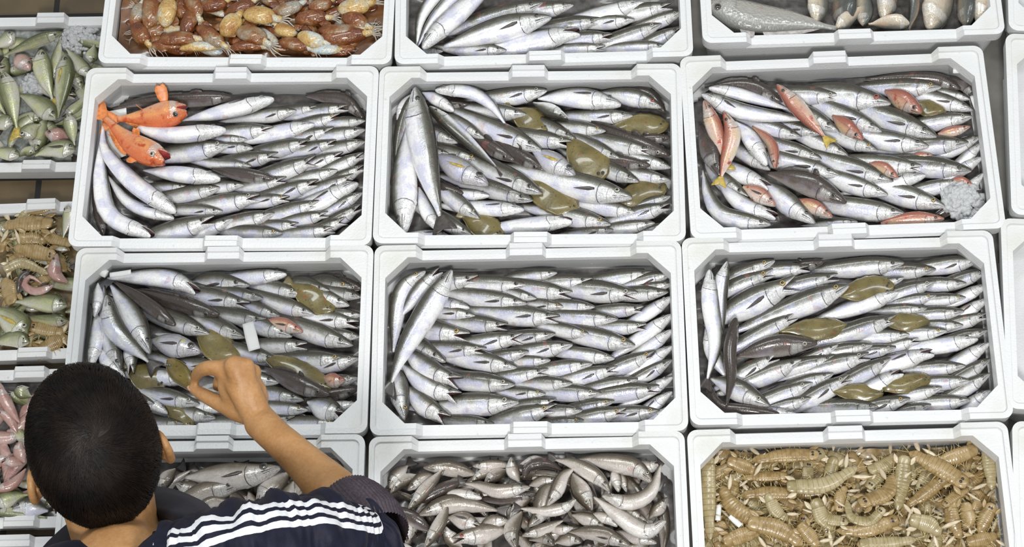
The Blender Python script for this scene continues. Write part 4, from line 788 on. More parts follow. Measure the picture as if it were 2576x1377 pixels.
# mantis shrimp
def shrimp_mat(name, c0, c1, c2):
    m, nt, b = mat(name); N = NB(nt); uv = N.n('ShaderNodeUVMap').outputs[0]; sx = N.n('ShaderNodeSeparateXYZ'); N.put(sx.inputs[0], uv)
    tc = N.n('ShaderNodeTexCoord').outputs['Object']; oi = N.n('ShaderNodeObjectInfo'); va = N.n('ShaderNodeVectorMath', operation='ADD'); N.put(va.inputs[0], tc); N.put(va.inputs[1], N.m('MULTIPLY', oi.outputs['Random'], 23.0))
    f = N.m('ADD', N.noise(va.outputs[0], 90, 3), N.m('MULTIPLY', N.m('SUBTRACT', oi.outputs['Random'], .5), .3))
    col = N.ramp(f, [(.3, c0), (.5, c1), (.75, c2)])
    fr = N.m('FRACT', N.m('MULTIPLY', sx.outputs[0], 14.0)); col = N.mix(N.m('MULTIPLY', N.sstep(fr, .80, .97), .6), col, (.16, .085, .03))
    N.put(b.inputs['Base Color'], col); b.inputs['Roughness'].default_value = .3; b.inputs['Coat Weight'].default_value = .5; b.inputs['Coat Roughness'].default_value = .1
    b.inputs['Subsurface Weight'].default_value = .15; b.inputs['Subsurface Radius'].default_value = (.004, .002, .001); b.inputs['Subsurface Scale'].default_value = 1.0
    N.put(b.inputs['Normal'], N.bump(N.noise(va.outputs[0], 260, 2), .4)); return m
M['shrimp'] = shrimp_mat('tan_shell', (.26, .165, .055), (.37, .255, .105), (.46, .335, .17))
M['paleshrimp'] = shrimp_mat('pale_shell', (.29, .23, .10), (.38, .31, .155), (.48, .40, .235))
M['claw'] = plain('pale_claw', (.66, .55, .38), .35, 0, .4, .15, 120)
M['spot'] = plain('dark_purple_spot', (.022, .004, .008), .2, 0, .6)
M['legs'] = plain('straw_leg', (.62, .50, .24), .4, 0, .3, .2, 120)
def shrimp(bk, pts, wpx, pale=False, spots=True, roll=0, limbs=True):
    rn = random; W3 = [unp(*p) for p in pts]; D, s = spline(W3, 60); L = s[-1]; w = wpx / ppm(W3[0]); V = []; UV = []; F = []
    U = np.concatenate([np.linspace(.05, .72, 41), [.74, .76, .80, .85, .90, .93, .96, .985, 1.0]])
    pu = [0, .05, .1, .4, .66, .72, .76, .86, .92, .96, 1]; pw = [.78, .84, .90, 1.0, .82, .66, .62, .66, .52, .30, .12]
    P = at_arc(D, s, U); T = at_arc(D, s, np.clip(U + .02, 0, 1)) - at_arc(D, s, np.clip(U - .02, 0, 1)); T /= np.linalg.norm(T, axis=1)[:, None]; K = 16; r_ = math.radians(roll)
    fr = []
    for i, u in enumerate(U):
        N0 = nrm(ZUP - T[i] * T[i][2]); S = np.cross(N0, T[i]); N1 = math.cos(r_) * N0 + math.sin(r_) * S; S1 = np.cross(N1, T[i]); fr.append((N1, S1))
        ww = w * .5 * np.interp(u, pu, pw); seg = (u * 14) % 1; k = 1 + (.07 * (seg - .4) if u < .725 else .02)
        for j in range(K):
            a = 2 * PI * j / K; c, sn = math.cos(a), math.sin(a); hh = .46 if c > 0 else .40
            V.append(P[i] + N1 * c * ww * hh * k * (1 - .15 * abs(sn) ** 3) + S1 * np.sign(sn) * abs(sn) ** .75 * ww * k); UV.append((u, j / K))
    n = len(U)
    for i in range(n - 1):
        for j in range(K): F.append((i * K + j, i * K + (j + 1) % K, (i + 1) * K + (j + 1) % K, (i + 1) * K + j))
    F.append(tuple(range(K - 1, -1, -1))); F.append(tuple((n - 1) * K + j for j in range(K)))
    sk = M['paleshrimp' if pale else 'shrimp']
    o = mesh_obj('mantis_shrimp', V, F, [sk], uvs=UV)
    N1, S1 = fr[0]; t = -T[0]
    v, f = leaf(P[0] - t * w * .08 + N1 * w * .06, t, S1, N1, w * .62, w * .80, w * .09, prof=((0, .9), (.4, 1), (.75, .9), (1, .55)), curve=-.06)
    tl = mesh_obj('tail_fan', v, f, [sk], o, uvs=[(0.02, 0)] * len(v))
    if spots:
        for k in (-1, 1):
            v, f, uv = dome(P[0] + t * w * .20 + N1 * w * .158 + S1 * w * .085 * k, N1, w * .075, .3); mesh_obj('tail_spot', v, f, [M['spot']], tl)
    for k in (-1, 1):
        v, f = leaf(P[0] + t * w * .02 + S1 * w * .40 * k, nrm(t + S1 * .45 * k), nrm(S1 - t * .45 * k), N1, w * .62, w * .30, w * .03); mesh_obj('tail_lobe', v, f, [M['claw'] if pale else sk], tl)
    if limbs:
        N1, S1 = fr[-6]; h = T[-1]; b0 = P[-6]
        for k in (-1, 1):
            d = nrm(h * rn.uniform(.2, 1) + S1 * k * rn.uniform(.5, 1)); q0 = b0 + S1 * k * w * .3
            v, f = leaf(q0, d, nrm(np.cross(N1, d)), N1, w * rn.uniform(.8, 1.2), w * .26, w * .06, curve=rn.uniform(-.05, .12)); mesh_obj('claw', v, f, [M['claw']], o)
            e = P[-1]; d2 = nrm(h + S1 * k * rn.uniform(.2, .7)); v, f = tube([e, e + d2 * w * .5 + N1 * w * .1, e + d2 * w * 1.1 + N1 * w * .03], w * .018, w * .008, 4); mesh_obj('antenna', v, f, [M['legs']], o)
            for q in (8, 14, 20, 26, 32, 38):
                b1 = P[q]; d3 = nrm(fr[q][1] * k + T[q] * rn.uniform(-.3, .5)); v, f = tube([b1 + fr[q][1] * k * w * .42, b1 + d3 * w * .66 + fr[q][0] * w * .08, b1 + d3 * w * .92 - fr[q][0] * w * .1], w * .024, w * .010, 4); mesh_obj('leg', v, f, [M['legs']], o)
    fx, fy = frac(BX[bk], W3[0])
    name_it(o, bk, ('pale ' if pale else 'tan ') + ('spot-tailed' if spots else 'curled'), 'mantis shrimp', 'shrimp', 'heaped mantis shrimp', unp(*pts[0]), 'tail')
def shrimps(bk, reg, rows, depth=.050):
    for pts, wz, pale, spots, layer in rows:
        P = [reg.p(*q) for q in pts]; z = BX[bk]['z'] - depth + .010 * layer
        shrimp(bk, [(q[0], q[1], z + (.003 if i == 0 else -.004 * (i == len(P) - 1))) for i, q in enumerate(P)], wz * reg.k, pale, spots, random.uniform(-25, 25))
RI = Reg(1700, 1040, .34)
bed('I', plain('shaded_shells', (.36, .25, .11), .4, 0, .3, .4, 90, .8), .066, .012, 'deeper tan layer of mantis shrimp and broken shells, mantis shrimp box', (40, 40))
rn_ = random.Random(3)
for j in range(6):
    for i in range(12):
        x = 220 + i * 185 + rn_.uniform(-50, 50); y = 320 + j * 135 + rn_.uniform(-40, 40); a = rn_.uniform(0, 6.28); L = rn_.uniform(170, 230)
        q = [(min(2330, max(220, x + math.cos(a) * L * k)), max(285, y + math.sin(a) * L * k + 25 * (1 - 4 * k * k))) for k in (-.5, 0, .5)]
        shrimps('I', RI, [(q, rn_.uniform(85, 115), rn_.random() < .4, rn_.random() < .4, -.8 + rn_.uniform(-.2, .3))])
shrimps('I', RI, [([(1010, 310), (800, 315), (560, 350)], 128, 0, 1, 1.2), ([(2105, 500), (1950, 405), (1725, 290)], 150, 0, 1, 1.2), ([(2185, 280), (2050, 330), (1900, 370)], 118, 0, 0, .8), ([(1410, 655), (1560, 590), (1610, 450)], 142, 0, 1, 1.4),
 ([(1520, 725), (1430, 800), (1300, 770), (1265, 640)], 92, 1, 1, 1.6), ([(1600, 800), (1400, 865), (1190, 870)], 122, 0, 1, 1.3), ([(1955, 505), (1840, 600), (1700, 690)], 112, 0, 1, 1.0), ([(2005, 665), (2090, 600), (2170, 560)], 92, 0, 1, 1.2),
 ([(2325, 715), (2280, 800), (2250, 900)], 112, 0, 1, 1.1), ([(1212, 695), (1215, 620), (1260, 540)], 92, 0, 1, 1.0), ([(1232, 800), (1120, 780), (1040, 700)], 104, 1, 1, .8), ([(240, 350), (240, 620), (255, 940)], 118, 1, 0, 1.0), ([(560, 785), (420, 690), (335, 540)], 132, 0, 0, .9),
 ([(590, 820), (760, 860), (940, 975)], 142, 0, 0, 1.2), ([(865, 545), (1100, 530), (1345, 400)], 132, 1, 0, 1.5), ([(850, 600), (680, 590), (480, 610)], 115, 0, 0, .9), ([(1690, 360), (1670, 540), (1640, 720)], 120, 1, 0, 1.3), ([(2035, 690), (2050, 800), (2110, 930)], 112, 0, 0, 1.1),
 ([(2305, 250), (2325, 400), (2340, 570)], 110, 1, 0, .9), ([(790, 465), (640, 470), (480, 480)], 92, 0, 0, .6), ([(430, 370), (510, 400), (600, 430)], 112, 0, 0, .8), ([(400, 940), (510, 900), (640, 870)], 122, 0, 0, .9), ([(1400, 965), (1580, 960), (1780, 935)], 112, 1, 0, 1.2),
 ([(2150, 720), (2160, 790), (2130, 850)], 122, 0, 0, .9), ([(2200, 950), (2290, 930), (2380, 900)], 112, 0, 0, .9), ([(1050, 690), (1090, 780), (1180, 860)], 132, 1, 0, .8), ([(950, 860), (1000, 920), (1050, 990)], 112, 0, 0, 1.0), ([(1790, 800), (1880, 830), (1960, 900)], 132, 1, 0, 1.0), ([(700, 640), (740, 720), (830, 790)], 110, 1, 0, 1.0)])

# squid
def squid_mat(name, pale):
    m, nt, b = mat(name); N = NB(nt); tc = N.n('ShaderNodeTexCoord').outputs['Object']; oi = N.n('ShaderNodeObjectInfo')
    va = N.n('ShaderNodeVectorMath', operation='ADD'); N.put(va.inputs[0], tc); N.put(va.inputs[1], N.m('MULTIPLY', oi.outputs['Random'], 41.0)); P = va.outputs[0]
    f = N.noise(P, 22, 4, .6)
    if pale: col = N.ramp(f, [(.3, (.50, .60, .66)), (.44, (.60, .58, .48)), (.54, (.62, .42, .15)), (.72, (.40, .18, .04))])
    else: col = N.ramp(f, [(.30, (.085, .022, .006)), (.45, (.17, .042, .007)), (.53, (.25, .085, .016)), (.60, (.30, .19, .10)), (.68, (.36, .31, .24)), (.8, (.30, .42, .44))])
    col = N.mix(N.m('MULTIPLY', N.sstep(N.noise(P, 300, 2), .5, .7), .35), col, (.14, .04, .01))
    N.put(b.inputs['Base Color'], col); b.inputs['Roughness'].default_value = .22; b.inputs['Coat Weight'].default_value = .8; b.inputs['Coat Roughness'].default_value = .05
    N.put(b.inputs['Normal'], N.bump(N.m('ADD', N.noise(P, 60, 3), N.m('MULTIPLY', N.noise(P, 220, 2), .5)), 1.0, .004)); return m
M['squid'] = squid_mat('rust_mottled_skin', False); M['palesquid'] = squid_mat('cream_bare_skin', True)
M['arm'] = plain('translucent_arm', (.48, .42, .35), .25, 0, .7, .25, 90, .3); M['ink'] = plain('blue_black_ink', (.012, .014, .04), .12, 0, 1)
RQ = Reg(230, 0, .299)
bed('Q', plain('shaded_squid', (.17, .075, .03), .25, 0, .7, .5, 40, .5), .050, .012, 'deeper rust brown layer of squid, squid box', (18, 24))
def squid(cx, cy, L, wz, ang, pale, layer, arms=True):
    a = math.radians(ang); d = (math.cos(a), -math.sin(a)); z = BX['Q']['z'] - .036 + .011 * layer; rn = random
    c = RQ.p(cx, cy); L *= RQ.k; w = wz * RQ.k * 1.12; k = rn.uniform(-.1, .1) * L
    P = [(c[0] - d[0] * L * t + d[1] * k * (1 - 4 * t * t), c[1] - d[1] * L * t - d[0] * k * (1 - 4 * t * t), z - .003 * (abs(t) * 2) ** 2) for t in (-.5, -.17, .17, .5)]
    k_ = 0
    while k_ < 12 and not all(inside(BX['Q'], unp(*q), .045, .045) for q in (P[0], P[3])):
        P = [(q[0] + (625 - c[0]) * .05, q[1] + (-10 - c[1]) * .05, q[2]) for q in P]; k_ += 1
    o = fish('squid', P, w, rn.uniform(-20, 20), 1, 0, mats=('palesquid' if pale else 'squid', 'mouth'), prof='squid', parts='x')
    T = unp(*P[0]) - unp(*P[1]); T = nrm(T); base = unp(*P[0]); S = nrm(np.cross(ZUP, T)); wm = w / ppm(base)
    tail = unp(*P[3])
    for k_ in (-1, 1):
        v, f = leaf(tail + T * wm * .55 + S * k_ * wm * .18, nrm(S * k_ * .8 - T * .35), nrm(T), ZUP, wm * .5, wm * .75, .0012, prof=((0, .8), (.5, .9), (1, .3))); mesh_obj('fin', v, f, [M['squid']], o)
    if arms:
        hv, hf = tube([base - T * wm * .25, base + T * wm * .1, base + T * wm * .34], wm * .24, wm * .17, 10); h = mesh_obj('head', hv, hf, [M['palesquid']], o)
        v, f, uv = dome(base + T * wm * .08 + S * wm * .15 + ZUP * wm * .13, nrm(S + ZUP), wm * .09); mesh_obj('eye', v, f, [M['eye']], h, uvs=uv)
        for q in range(5):
            dd = nrm(T + S * (q - 2) * .28); e = base + T * wm * .25 + S * (q - 2) * wm * .05; sw = rn.uniform(-.3, .3)
            v, f = tube([e, e + dd * wm * .4 + ZUP * .002, e + nrm(dd + S * sw) * wm * .8, e + nrm(dd + S * sw * 2.5) * wm * 1.15 - ZUP * .003], wm * .055, wm * .012, 6); mesh_obj('tentacle', v, f, [M['arm']], o)
    name_it(o, 'Q', 'cream mottled' if pale else 'rust brown', 'squid', 'squid', 'squid in the rearmost box', unp(c[0], c[1], z), 'middle')
rq = random.Random(5)
for j in range(4):
    for i in range(9): squid(180 + i * 270 + rq.uniform(-60, 60), -20 + j * 140 + rq.uniform(-30, 30), rq.uniform(230, 330), rq.uniform(95, 130), rq.choice((0, 180)) + rq.uniform(-50, 50), rq.random() < .25, -.7 + rq.uniform(-.2, .2), rq.random() < .4)
for r in [(285, 150, 220, 110, 70, 0, .4), (475, 110, 280, 140, 85, 0, .6), (640, 110, 240, 150, 80, 1, .7), (265, 330, 200, 130, -60, 0, .5), (720, 340, 330, 130, 5, 0, .7), (800, 190, 230, 120, 70, 0, .4), (850, 50, 220, 130, -60, 0, .5), (1020, 25, 240, 110, 10, 0, .5),
          (1000, 300, 280, 120, -35, 0, .6), (1165, 215, 220, 150, 50, 1, .8), (1410, 140, 270, 155, -6, 1, .9), (1340, 310, 270, 150, -20, 0, .8), (1250, 50, 240, 110, 20, 0, .4), (1640, 60, 270, 110, 15, 0, .5), (1850, 160, 280, 120, 5, 0, .5), (1920, 35, 210, 110, 20, 0, .6),
          (1640, 250, 190, 110, 160, 1, .6), (1850, 325, 240, 130, -18, 1, .9), (2080, 250, 350, 130, 0, 0, .8), (2240, 370, 430, 130, 8, 0, .7), (2300, 60, 270, 150, 10, 1, .7), (2320, 190, 240, 140, -30, 0, .6), (1720, 400, 270, 110, -12, 0, .6), (560, 430, 300, 90, 0, 0, .3),
          (870, 425, 330, 80, 2, 1, .3), (1300, 430, 290, 95, 5, 0, .3), (2000, 440, 270, 95, 0, 1, .3)]: squid(*r)

# large scaly and cream fish at the back
RS = Reg(1740, 0, .3245)
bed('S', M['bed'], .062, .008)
lay('S', RS, [([(60, 40), (450, 135), (800, 190), (1120, 250)], 282, 10, 1, 1.8, 'fq', 'big scaly silver')], 'grey_mullet', 'scaly', 'deep', group='large fish at the back')
lay('S', RS, [([(965, 185), (985, -60), (960, -330)], 185, -30, 1, .8, 'x', 'pale grey blunt'), ([(1195, 215), (1180, -60), (1150, -330)], 260, 62, 1, .2, 'x', 'blackish broad'), ([(1490, 150), (1530, -80), (1540, -380)], 250, -60, 1, .7, 'x', 'pinkish white'),
 ([(1690, 185), (1530, 175), (1370, 190)], 150, -60, -1, 1.0, 'x', 'cream blunt-headed'), ([(1640, -190), (1730, 20), (1690, 245)], 150, 60, 1, 1.2, 't', 'dark grey curved'), ([(1850, 235), (1930, 0), (2040, -320)], 290, -45, 1, .9, 'x', 'cream-bellied'),
 ([(2160, 215), (2130, 0), (2110, -300)], 210, 70, 1, .7, 'x', 'black-backed'), ([(2265, 205), (2290, -20), (2300, -330)], 215, -35, 1, .9, 'x', 'orange-cream wall-side'), ([(1120, 225), (1225, 135), (1340, 40)], 130, -40, 1, 1.0, 'xh', 'pink and cream'),
 ([(1330, 200), (1340, 60), (1300, -160)], 140, 20, 1, .5, 'x', 'reddish brown')], 'bass', 'bass', 'deep', group='large fish at the back')

# low boxes at the side
RL = Reg(0, 0, .3632)
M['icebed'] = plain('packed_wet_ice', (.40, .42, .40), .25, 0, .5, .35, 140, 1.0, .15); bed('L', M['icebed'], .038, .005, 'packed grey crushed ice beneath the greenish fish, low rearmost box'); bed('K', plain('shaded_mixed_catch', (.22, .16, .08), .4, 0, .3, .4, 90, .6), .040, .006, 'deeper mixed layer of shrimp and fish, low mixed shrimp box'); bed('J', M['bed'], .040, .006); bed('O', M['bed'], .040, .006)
heap('L', 44, 34, 'bogue', 'green', 'half-covered green', .030, prof='deep', ratio=3.6, seed=11, group='greenish fish in the low rearmost box', rolls=(-10, 15))
lay('L', RL, [([(430, 225), (250, 285), (20, 390)], 95, 60, 1, 1.8, 't', 'dark-backed topmost'), ([(285, 345), (300, 490), (365, 690)], 135, 5, -1, 1.6, 'ty', 'yellow-green head-up'), ([(455, 375), (445, 560), (400, 820)], 150, 20, -1, 1.8, 'py', 'big olive head-up'),
 ([(25, 500), (70, 670), (115, 890)], 135, 5, 1, 1.7, 'ty', 'pale olive head-up'), ([(392, 825), (270, 720), (120, 650)], 140, 12, 1, 1.2, '', 'blue-grey'), ([(620, 530), (540, 430), (460, 335)], 110, -20, 1, 1.2, '', 'pale slanting'), ([(100, 230), (40, 280), (-60, 330)], 110, 0, 1, 1.0, '', 'white corner'),
 ([(520, 1040), (390, 1030), (240, 1090)], 140, 0, 1, 1.4, 'p', 'yellow-cheeked'), ([(130, 1090), (40, 1060), (-80, 1040)], 110, -15, 1, 1.3, '', 'pale green'), ([(470, 790), (490, 890), (515, 1010)], 100, -5, 1, 1.5, '', 'pale wall-side'), ([(240, 1060), (180, 1050), (120, 1100)], 80, 0, -1, 1.2, '', 'small bent'),
 ([(90, 850), (20, 850), (-80, 880)], 120, 0, 1, 1.2, 'w', 'silver'), ([(160, 960), (220, 890), (280, 860)], 120, 5, -1, .9, 'wE', 'dusky big-eyed'), ([(630, 430), (640, 380), (655, 310)], 90, -20, 1, 1.2, '', 'pale narrow')], 'bogue', 'green', 'deep', group='greenish fish in the low rearmost box', zbase=.030)
lay('L', RL, [([(310, 920), (380, 935), (480, 950)], 110, 25, -1, 1.2, '', 'pink-headed'), ([(210, 480), (160, 430), (110, 380)], 120, -20, 1, 1.0, 'm', 'pinkish gaping')], 'gurnard', 'eel', group='pink fish in the low rearmost box', zbase=.030)
RK = Reg(0, 480, .305)
for pts, wz, pl, sp, ly in [([(370, 270), (210, 270), (20, 290)], 160, 0, 0, 1.0), ([(430, 130), (330, 165), (220, 185)], 75, 0, 0, 1.2), ([(560, 430), (440, 400), (330, 330)], 100, 0, 0, .9), ([(200, 400), (300, 410), (380, 430)], 130, 0, 0, .9), ([(410, 530), (260, 500), (110, 470)], 130, 0, 1, 1.2),
                            ([(60, 640), (190, 600), (400, 690)], 90, 1, 0, 1.3), ([(90, 880), (70, 800), (20, 730)], 150, 0, 0, .8), ([(290, 1130), (400, 1150), (540, 1170)], 130, 0, 1, 1.0), ([(230, 1300), (250, 1200), (330, 1120)], 70, 1, 0, 1.1), ([(380, 1290), (460, 1250), (560, 1200)], 130, 0, 0, 1.0), ([(10, 470), (20, 430), (60, 380)], 110, 0, 0, .7),
                            ([(180, 220), (240, 180), (420, 200)], 80, 1, 0, .4), ([(300, 780), (360, 740), (430, 700)], 100, 0, 0, .5), ([(120, 560), (180, 540), (250, 560)], 100, 0, 0, .4), ([(330, 1330), (250, 1270), (200, 1200)], 100, 0, 0, .5), ([(520, 640), (500, 560), (470, 500)], 90, 0, 0, .3)]:
    shrimps('K', RK, [(pts, wz, pl, sp, ly)], .026)
heap('K', 30, 34, 'bogue', 'green', 'half-covered green', .034, prof='deep', ratio=3.6, seed=21, group='greenish fish among the low shrimp', rolls=(-10, 15))
lay('K', RK, [([(555, 945), (340, 920), (110, 915)], 165, 5, 1, 1.4, 'q', 'yellow-sided'), ([(560, 1070), (400, 1070), (210, 1040)], 120, 60, 1, 1.1, '', 'dark green-backed'), ([(225, 1180), (110, 1080), (-60, 960)], 230, 5, 1, 1.5, 'wpy', 'large grey-green'), ([(240, 1255), (110, 1240), (-70, 1270)], 150, 30, 1, 1.6, 'w', 'dusky round-eyed'),
 ([(560, 490), (480, 475), (400, 480)], 60, -30, 1, 1.0, '', 'white slim'), ([(580, 80), (560, 220), (520, 390)], 120, -30, 1, 1.5, '', 'wall-side silver')], 'bogue', 'green', 'deep', group='greenish fish among the low shrimp', zbase=.030)
lay('K', RK, [([(470, 520), (450, 680), (560, 760)], 110, 10, 1, 1.6, '', 'thick pink'), ([(450, 780), (300, 830), (205, 780), (250, 710), (350, 770)], 65, 10, 1, 1.8, 't', 'curled pink'), ([(240, 660), (180, 720), (150, 860)], 80, 60, 1, 1.5, 'd', 'purple-headed')], 'goby', 'eel', group='pink fish among the low shrimp', zbase=.030)
RJ = Reg(0, 880, .361)
heap('J', 30, 34, 'goby', 'eel', 'half-covered pink', .032, ratio=4.4, seed=31, group='pink fish by the head', rolls=(-20, 30)); heap('J', 16, 32, 'bogue', 'green', 'half-covered green', .030, prof='deep', ratio=3.8, seed=32, group='greenish fish by the head')
lay('J', RJ, [([(0, 235), (30, 350), (135, 510)], 80, 10, 1, 1.6, '', 'long pink'), ([(-30, 420), (60, 480), (120, 580)], 70, 10, 1, 1.2, '', 'slim pink'), ([(10, 790), (80, 780), (160, 800)], 80, -20, -1, 1.3, 'o', 'pale open-mouthed pink'), ([(-60, 990), (90, 940), (180, 830)], 80, 10, 1, 1.5, '', 'bowed mauve'), ([(150, 640), (130, 700), (170, 790)], 90, -20, 1, 1.4, '', 'smooth pink')], 'goby', 'eel', group='pink fish by the head', zbase=.030)
lay('J', RJ, [([(140, 250), (160, 300), (220, 330)], 110, 10, 1, 1.4, 'w', 'yellow-green'), ([(-40, 1080), (60, 1040), (200, 1010)], 130, 0, -1, 1.2, 'w', 'grey-blue'), ([(-60, 1170), (120, 1180), (340, 1210)], 80, 20, 1, 1.2, '', 'olive flat-lying')], 'bogue', 'green', 'deep', group='greenish fish by the head', zbase=.030)
lay('J', RJ, [([(80, 1150), (180, 1110), (350, 1160)], 130, 10, -1, 1.6, '', 'silver head-left')], 'whiting', 'hake', group='whiting by the head', zbase=.030)
heap('O', 14, 34, 'goby', 'eel', 'half-covered pink', .032, ratio=4.2, seed=41, group='pink fish by the shoulder')
# slivers of boxes at the other side
for bk, y0, y1, lk in (('U', 200, 480, 'behind'), ('V', 660, 1000, 'at'), ('W', 1180, 1400, 'before')):
    bx = BX[bk]; x = 2690
    o = fish('tuna', [(x, y0 + 20, Z - .044), (x - 8, (y0 + y1) / 2, Z - .036), (x + 6, y1 - 20, Z - .044)], 120, -20, -1, 0, mats=('blue', 'mouth'), prof='deep', parts='')
    tag(o, f'large blue grey fish edge {lk} the ' + {'U': 'dark gap by the ice', 'V': 'slanting hake box end', 'W': 'mantis shrimp box end'}[bk], 'fish', 'large blue grey fish')

# ice and scraps of packing
def ice(bk, cx, cy, R, reg, depth, label, n=110, seed=1, k=1.0):
    rn = random.Random(seed); bm = bmesh.new(); c = unp(*reg.p(cx, cy), BX[bk]['z'] - depth); r = R * reg.k / ppm(c)
    for i in range(n):
        a = rn.uniform(0, 6.283); q = rn.random() ** .6; h = (1 - q * q) * .016 * k; s = rn.uniform(.0028, .0085)
        m4 = Matrix.Translation(Vector(c) + Vector((math.cos(a) * q * r, math.sin(a) * q * r, h))) @ Matrix.Rotation(rn.uniform(0, 6), 4, Vector((rn.random() - .5, rn.random() - .5, rn.random() - .5)).normalized()) @ Matrix.Diagonal((s * rn.uniform(.7, 1.4), s, s * rn.uniform(.4, .9), 1))
        g = bmesh.ops.create_icosphere(bm, subdivisions=1, radius=1, matrix=m4)
        for v in g['verts']: v.co += Vector((rn.uniform(-1, 1), rn.uniform(-1, 1), rn.uniform(-1, 1))) * s * .3
    me = bpy.data.meshes.new('crushed_ice'); bm.to_mesh(me); bm.free(); me.materials.append(M['ice'])
    me.polygons.foreach_set('use_smooth', np.ones(len(me.polygons), dtype=bool)); o = bpy.data.objects.new('crushed_ice', me); C.objects.link(o); tag(o, label, 'ice', kind='stuff')
def ice_mat():
    m, nt, b = mat('wet_ice'); b.inputs['Base Color'].default_value = (.86, .88, .90, 1); b.inputs['Roughness'].default_value = .16; b.inputs['IOR'].default_value = 1.31; b.inputs['Transmission Weight'].default_value = .52; b.inputs['Roughness'].default_value = .08; b.inputs['Base Color'].default_value = (.95, .96, .97, 1); return m
M['ice'] = ice_mat()
ice('C', 1985, 1085, 145, RCc, .050, 'heap of crushed wet ice in the front corner of the ice heap box', 420, 2)
ice('L', 560, 265, 130, RL, .030, 'crushed ice in the back corner of the low rearmost box', 260, 3, .7)
ice('L', 240, 590, 90, RL, .028, 'crushed ice between the greenish fish of the low rearmost box', 150, 4, .5)
M['paper'] = plain('white_scrap', (.84, .84, .82), .5, 0, 0, .04, 60, .2)
def scrap(name, bk, reg, p0, p1, wz, lift, label, bend=.004, prof=((0, .9), (.5, 1), (1, .95)), thick=.0004):
    z = BX[bk]['z'] - ZF + lift; a, b = unp(*reg.p(*p0), z), unp(*reg.p(*p1), z); d = b - a; L = np.linalg.norm(d); S = nrm(np.cross(ZUP, d))
    v, f = leaf(a, nrm(d), S, ZUP, L, wz * reg.k / ppm(a), thick, prof=prof, curve=bend / L); o = mesh_obj(name, v, f, [M['paper']]); tag(o, label, 'scrap')
scrap('paper_strip', 'D', RD, (1275, 585), (1325, 780), 85, .024, 'white torn strip lying on hake behind the reaching hand')
scrap('foam_scrap', 'D', RD, (300, 250), (265, 235), 60, .030, 'small white foam scrap on the corner tail fins, box under the hand', thick=.004)
scrap('foam_scrap', 'D', RD, (320, 255), (470, 240), 40, .036, 'long white foam sliver on the long white hake, box under the hand', thick=.0015)
scrap('paper_strip', 'C', RCc, (2060, 360), (2105, 490), 50, .016, 'white strip standing by the side wall near the ice heap box corner')
scrap('foam_scrap', 'C', RCc, (1920, 190), (1995, 190), 38, .026, 'white foam lump on the dark fish along the back wall', thick=.004)
scrap('foam_scrap', 'A', RA, (255, 500), (350, 720), 110, -.004, 'cream paper liner showing under the lower orange fish')
scrap('foam_scrap', 'A', RA, (250, 400), (400, 380), 60, -.002, 'cream paper liner showing under the upper orange fish tail')
scrap('foam_scrap', 'I', RI, (320, 680), (310, 800), 40, .010, 'white foam flake at the side of the mantis shrimp box', thick=.002)
scrap('foam_scrap', 'I', RI, (400, 760), (480, 840), 45, .012, 'white foam shard among mantis shrimp near the side wall', thick=.002)

# ------------------------------------------------------------------ the man
def pd(x, y, d):                # frame pixel at a given depth from the camera
    return CAM + RC.T @ np.array([(x - 1288) / FPX, -(y - 688.5) / FPX, -1.0]) * d
def ellipsoid(c, ax, rad, n=24):
    V = []; F = []; ax = [nrm(a) for a in ax]
    for i in range(n + 1):
        t = PI * i / n
        for j in range(n):
            p = 2 * PI * j / n; V.append(np.asarray(c) + ax[0] * rad[0] * math.sin(t) * math.cos(p) + ax[1] * rad[1] * math.sin(t) * math.sin(p) + ax[2] * rad[2] * math.cos(t))
    for i in range(n):
        for j in range(n): F.append((i * n + j, (i + 1) * n + j, (i + 1) * n + (j + 1) % n, i * n + (j + 1) % n))
    return V, F
def limb(pts, radii, K=18, n=28, flat=1.0, nor=None):
    """tapering limb through pts with round ends; flat squeezes it along nor"""
    D, s = spline(pts, 60); U = np.linspace(0, 1, n); P = at_arc(D, s, U); su = np.linspace(0, 1, len(radii))
    R_ = np.interp(U, su, radii); V = []; F = []; T = np.gradient(P, axis=0); T /= np.linalg.norm(T, axis=1)[:, None]
    nor = ZUP if nor is None else np.asarray(nor, float)
    rows = [(P[0] - T[0] * R_[0] * math.cos(a) * .9, T[0], R_[0] * math.sin(a)) for a in (.12, .5, .9, 1.25)] + [(P[i], T[i], R_[i]) for i in range(n)] + [(P[-1] + T[-1] * R_[-1] * math.cos(a) * .9, T[-1], R_[-1] * math.sin(a)) for a in (1.25, .9, .5, .12)]
    for p, t, r in rows:
        b = nrm(nor - t * (nor @ t)); a = np.cross(t, b)
        for k in range(K):
            q = 2 * PI * k / K; V.append(p + a * r * math.cos(q) + b * r * flat * math.sin(q))
    m = len(rows)
    for i in range(m - 1):
        for k in range(K): F.append((i * K + k, i * K + (k + 1) % K, (i + 1) * K + (k + 1) % K, (i + 1) * K + k))
    F.append(tuple(range(K - 1, -1, -1))); F.append(tuple((m - 1) * K + k for k in range(K)))
    return V, F
HC = pd(232, 1112, 2.60); tc_ = nrm(CAM - HC); ri = nrm(RC[0] - tc_ * (RC[0] @ tc_)); vi = np.cross(tc_, ri)
a15, b32 = math.radians(17), math.radians(33)
v15 = vi * math.cos(a15) - ri * math.sin(a15)
HF = nrm(math.cos(b32) * v15 - math.sin(b32) * tc_); HU = nrm(math.cos(b32) * tc_ + math.sin(b32) * v15); HR = np.cross(HF, HU)
def hd(r, f, u): return HC + HR * r + HF * f + HU * u
HA = (HR, HF, HU)
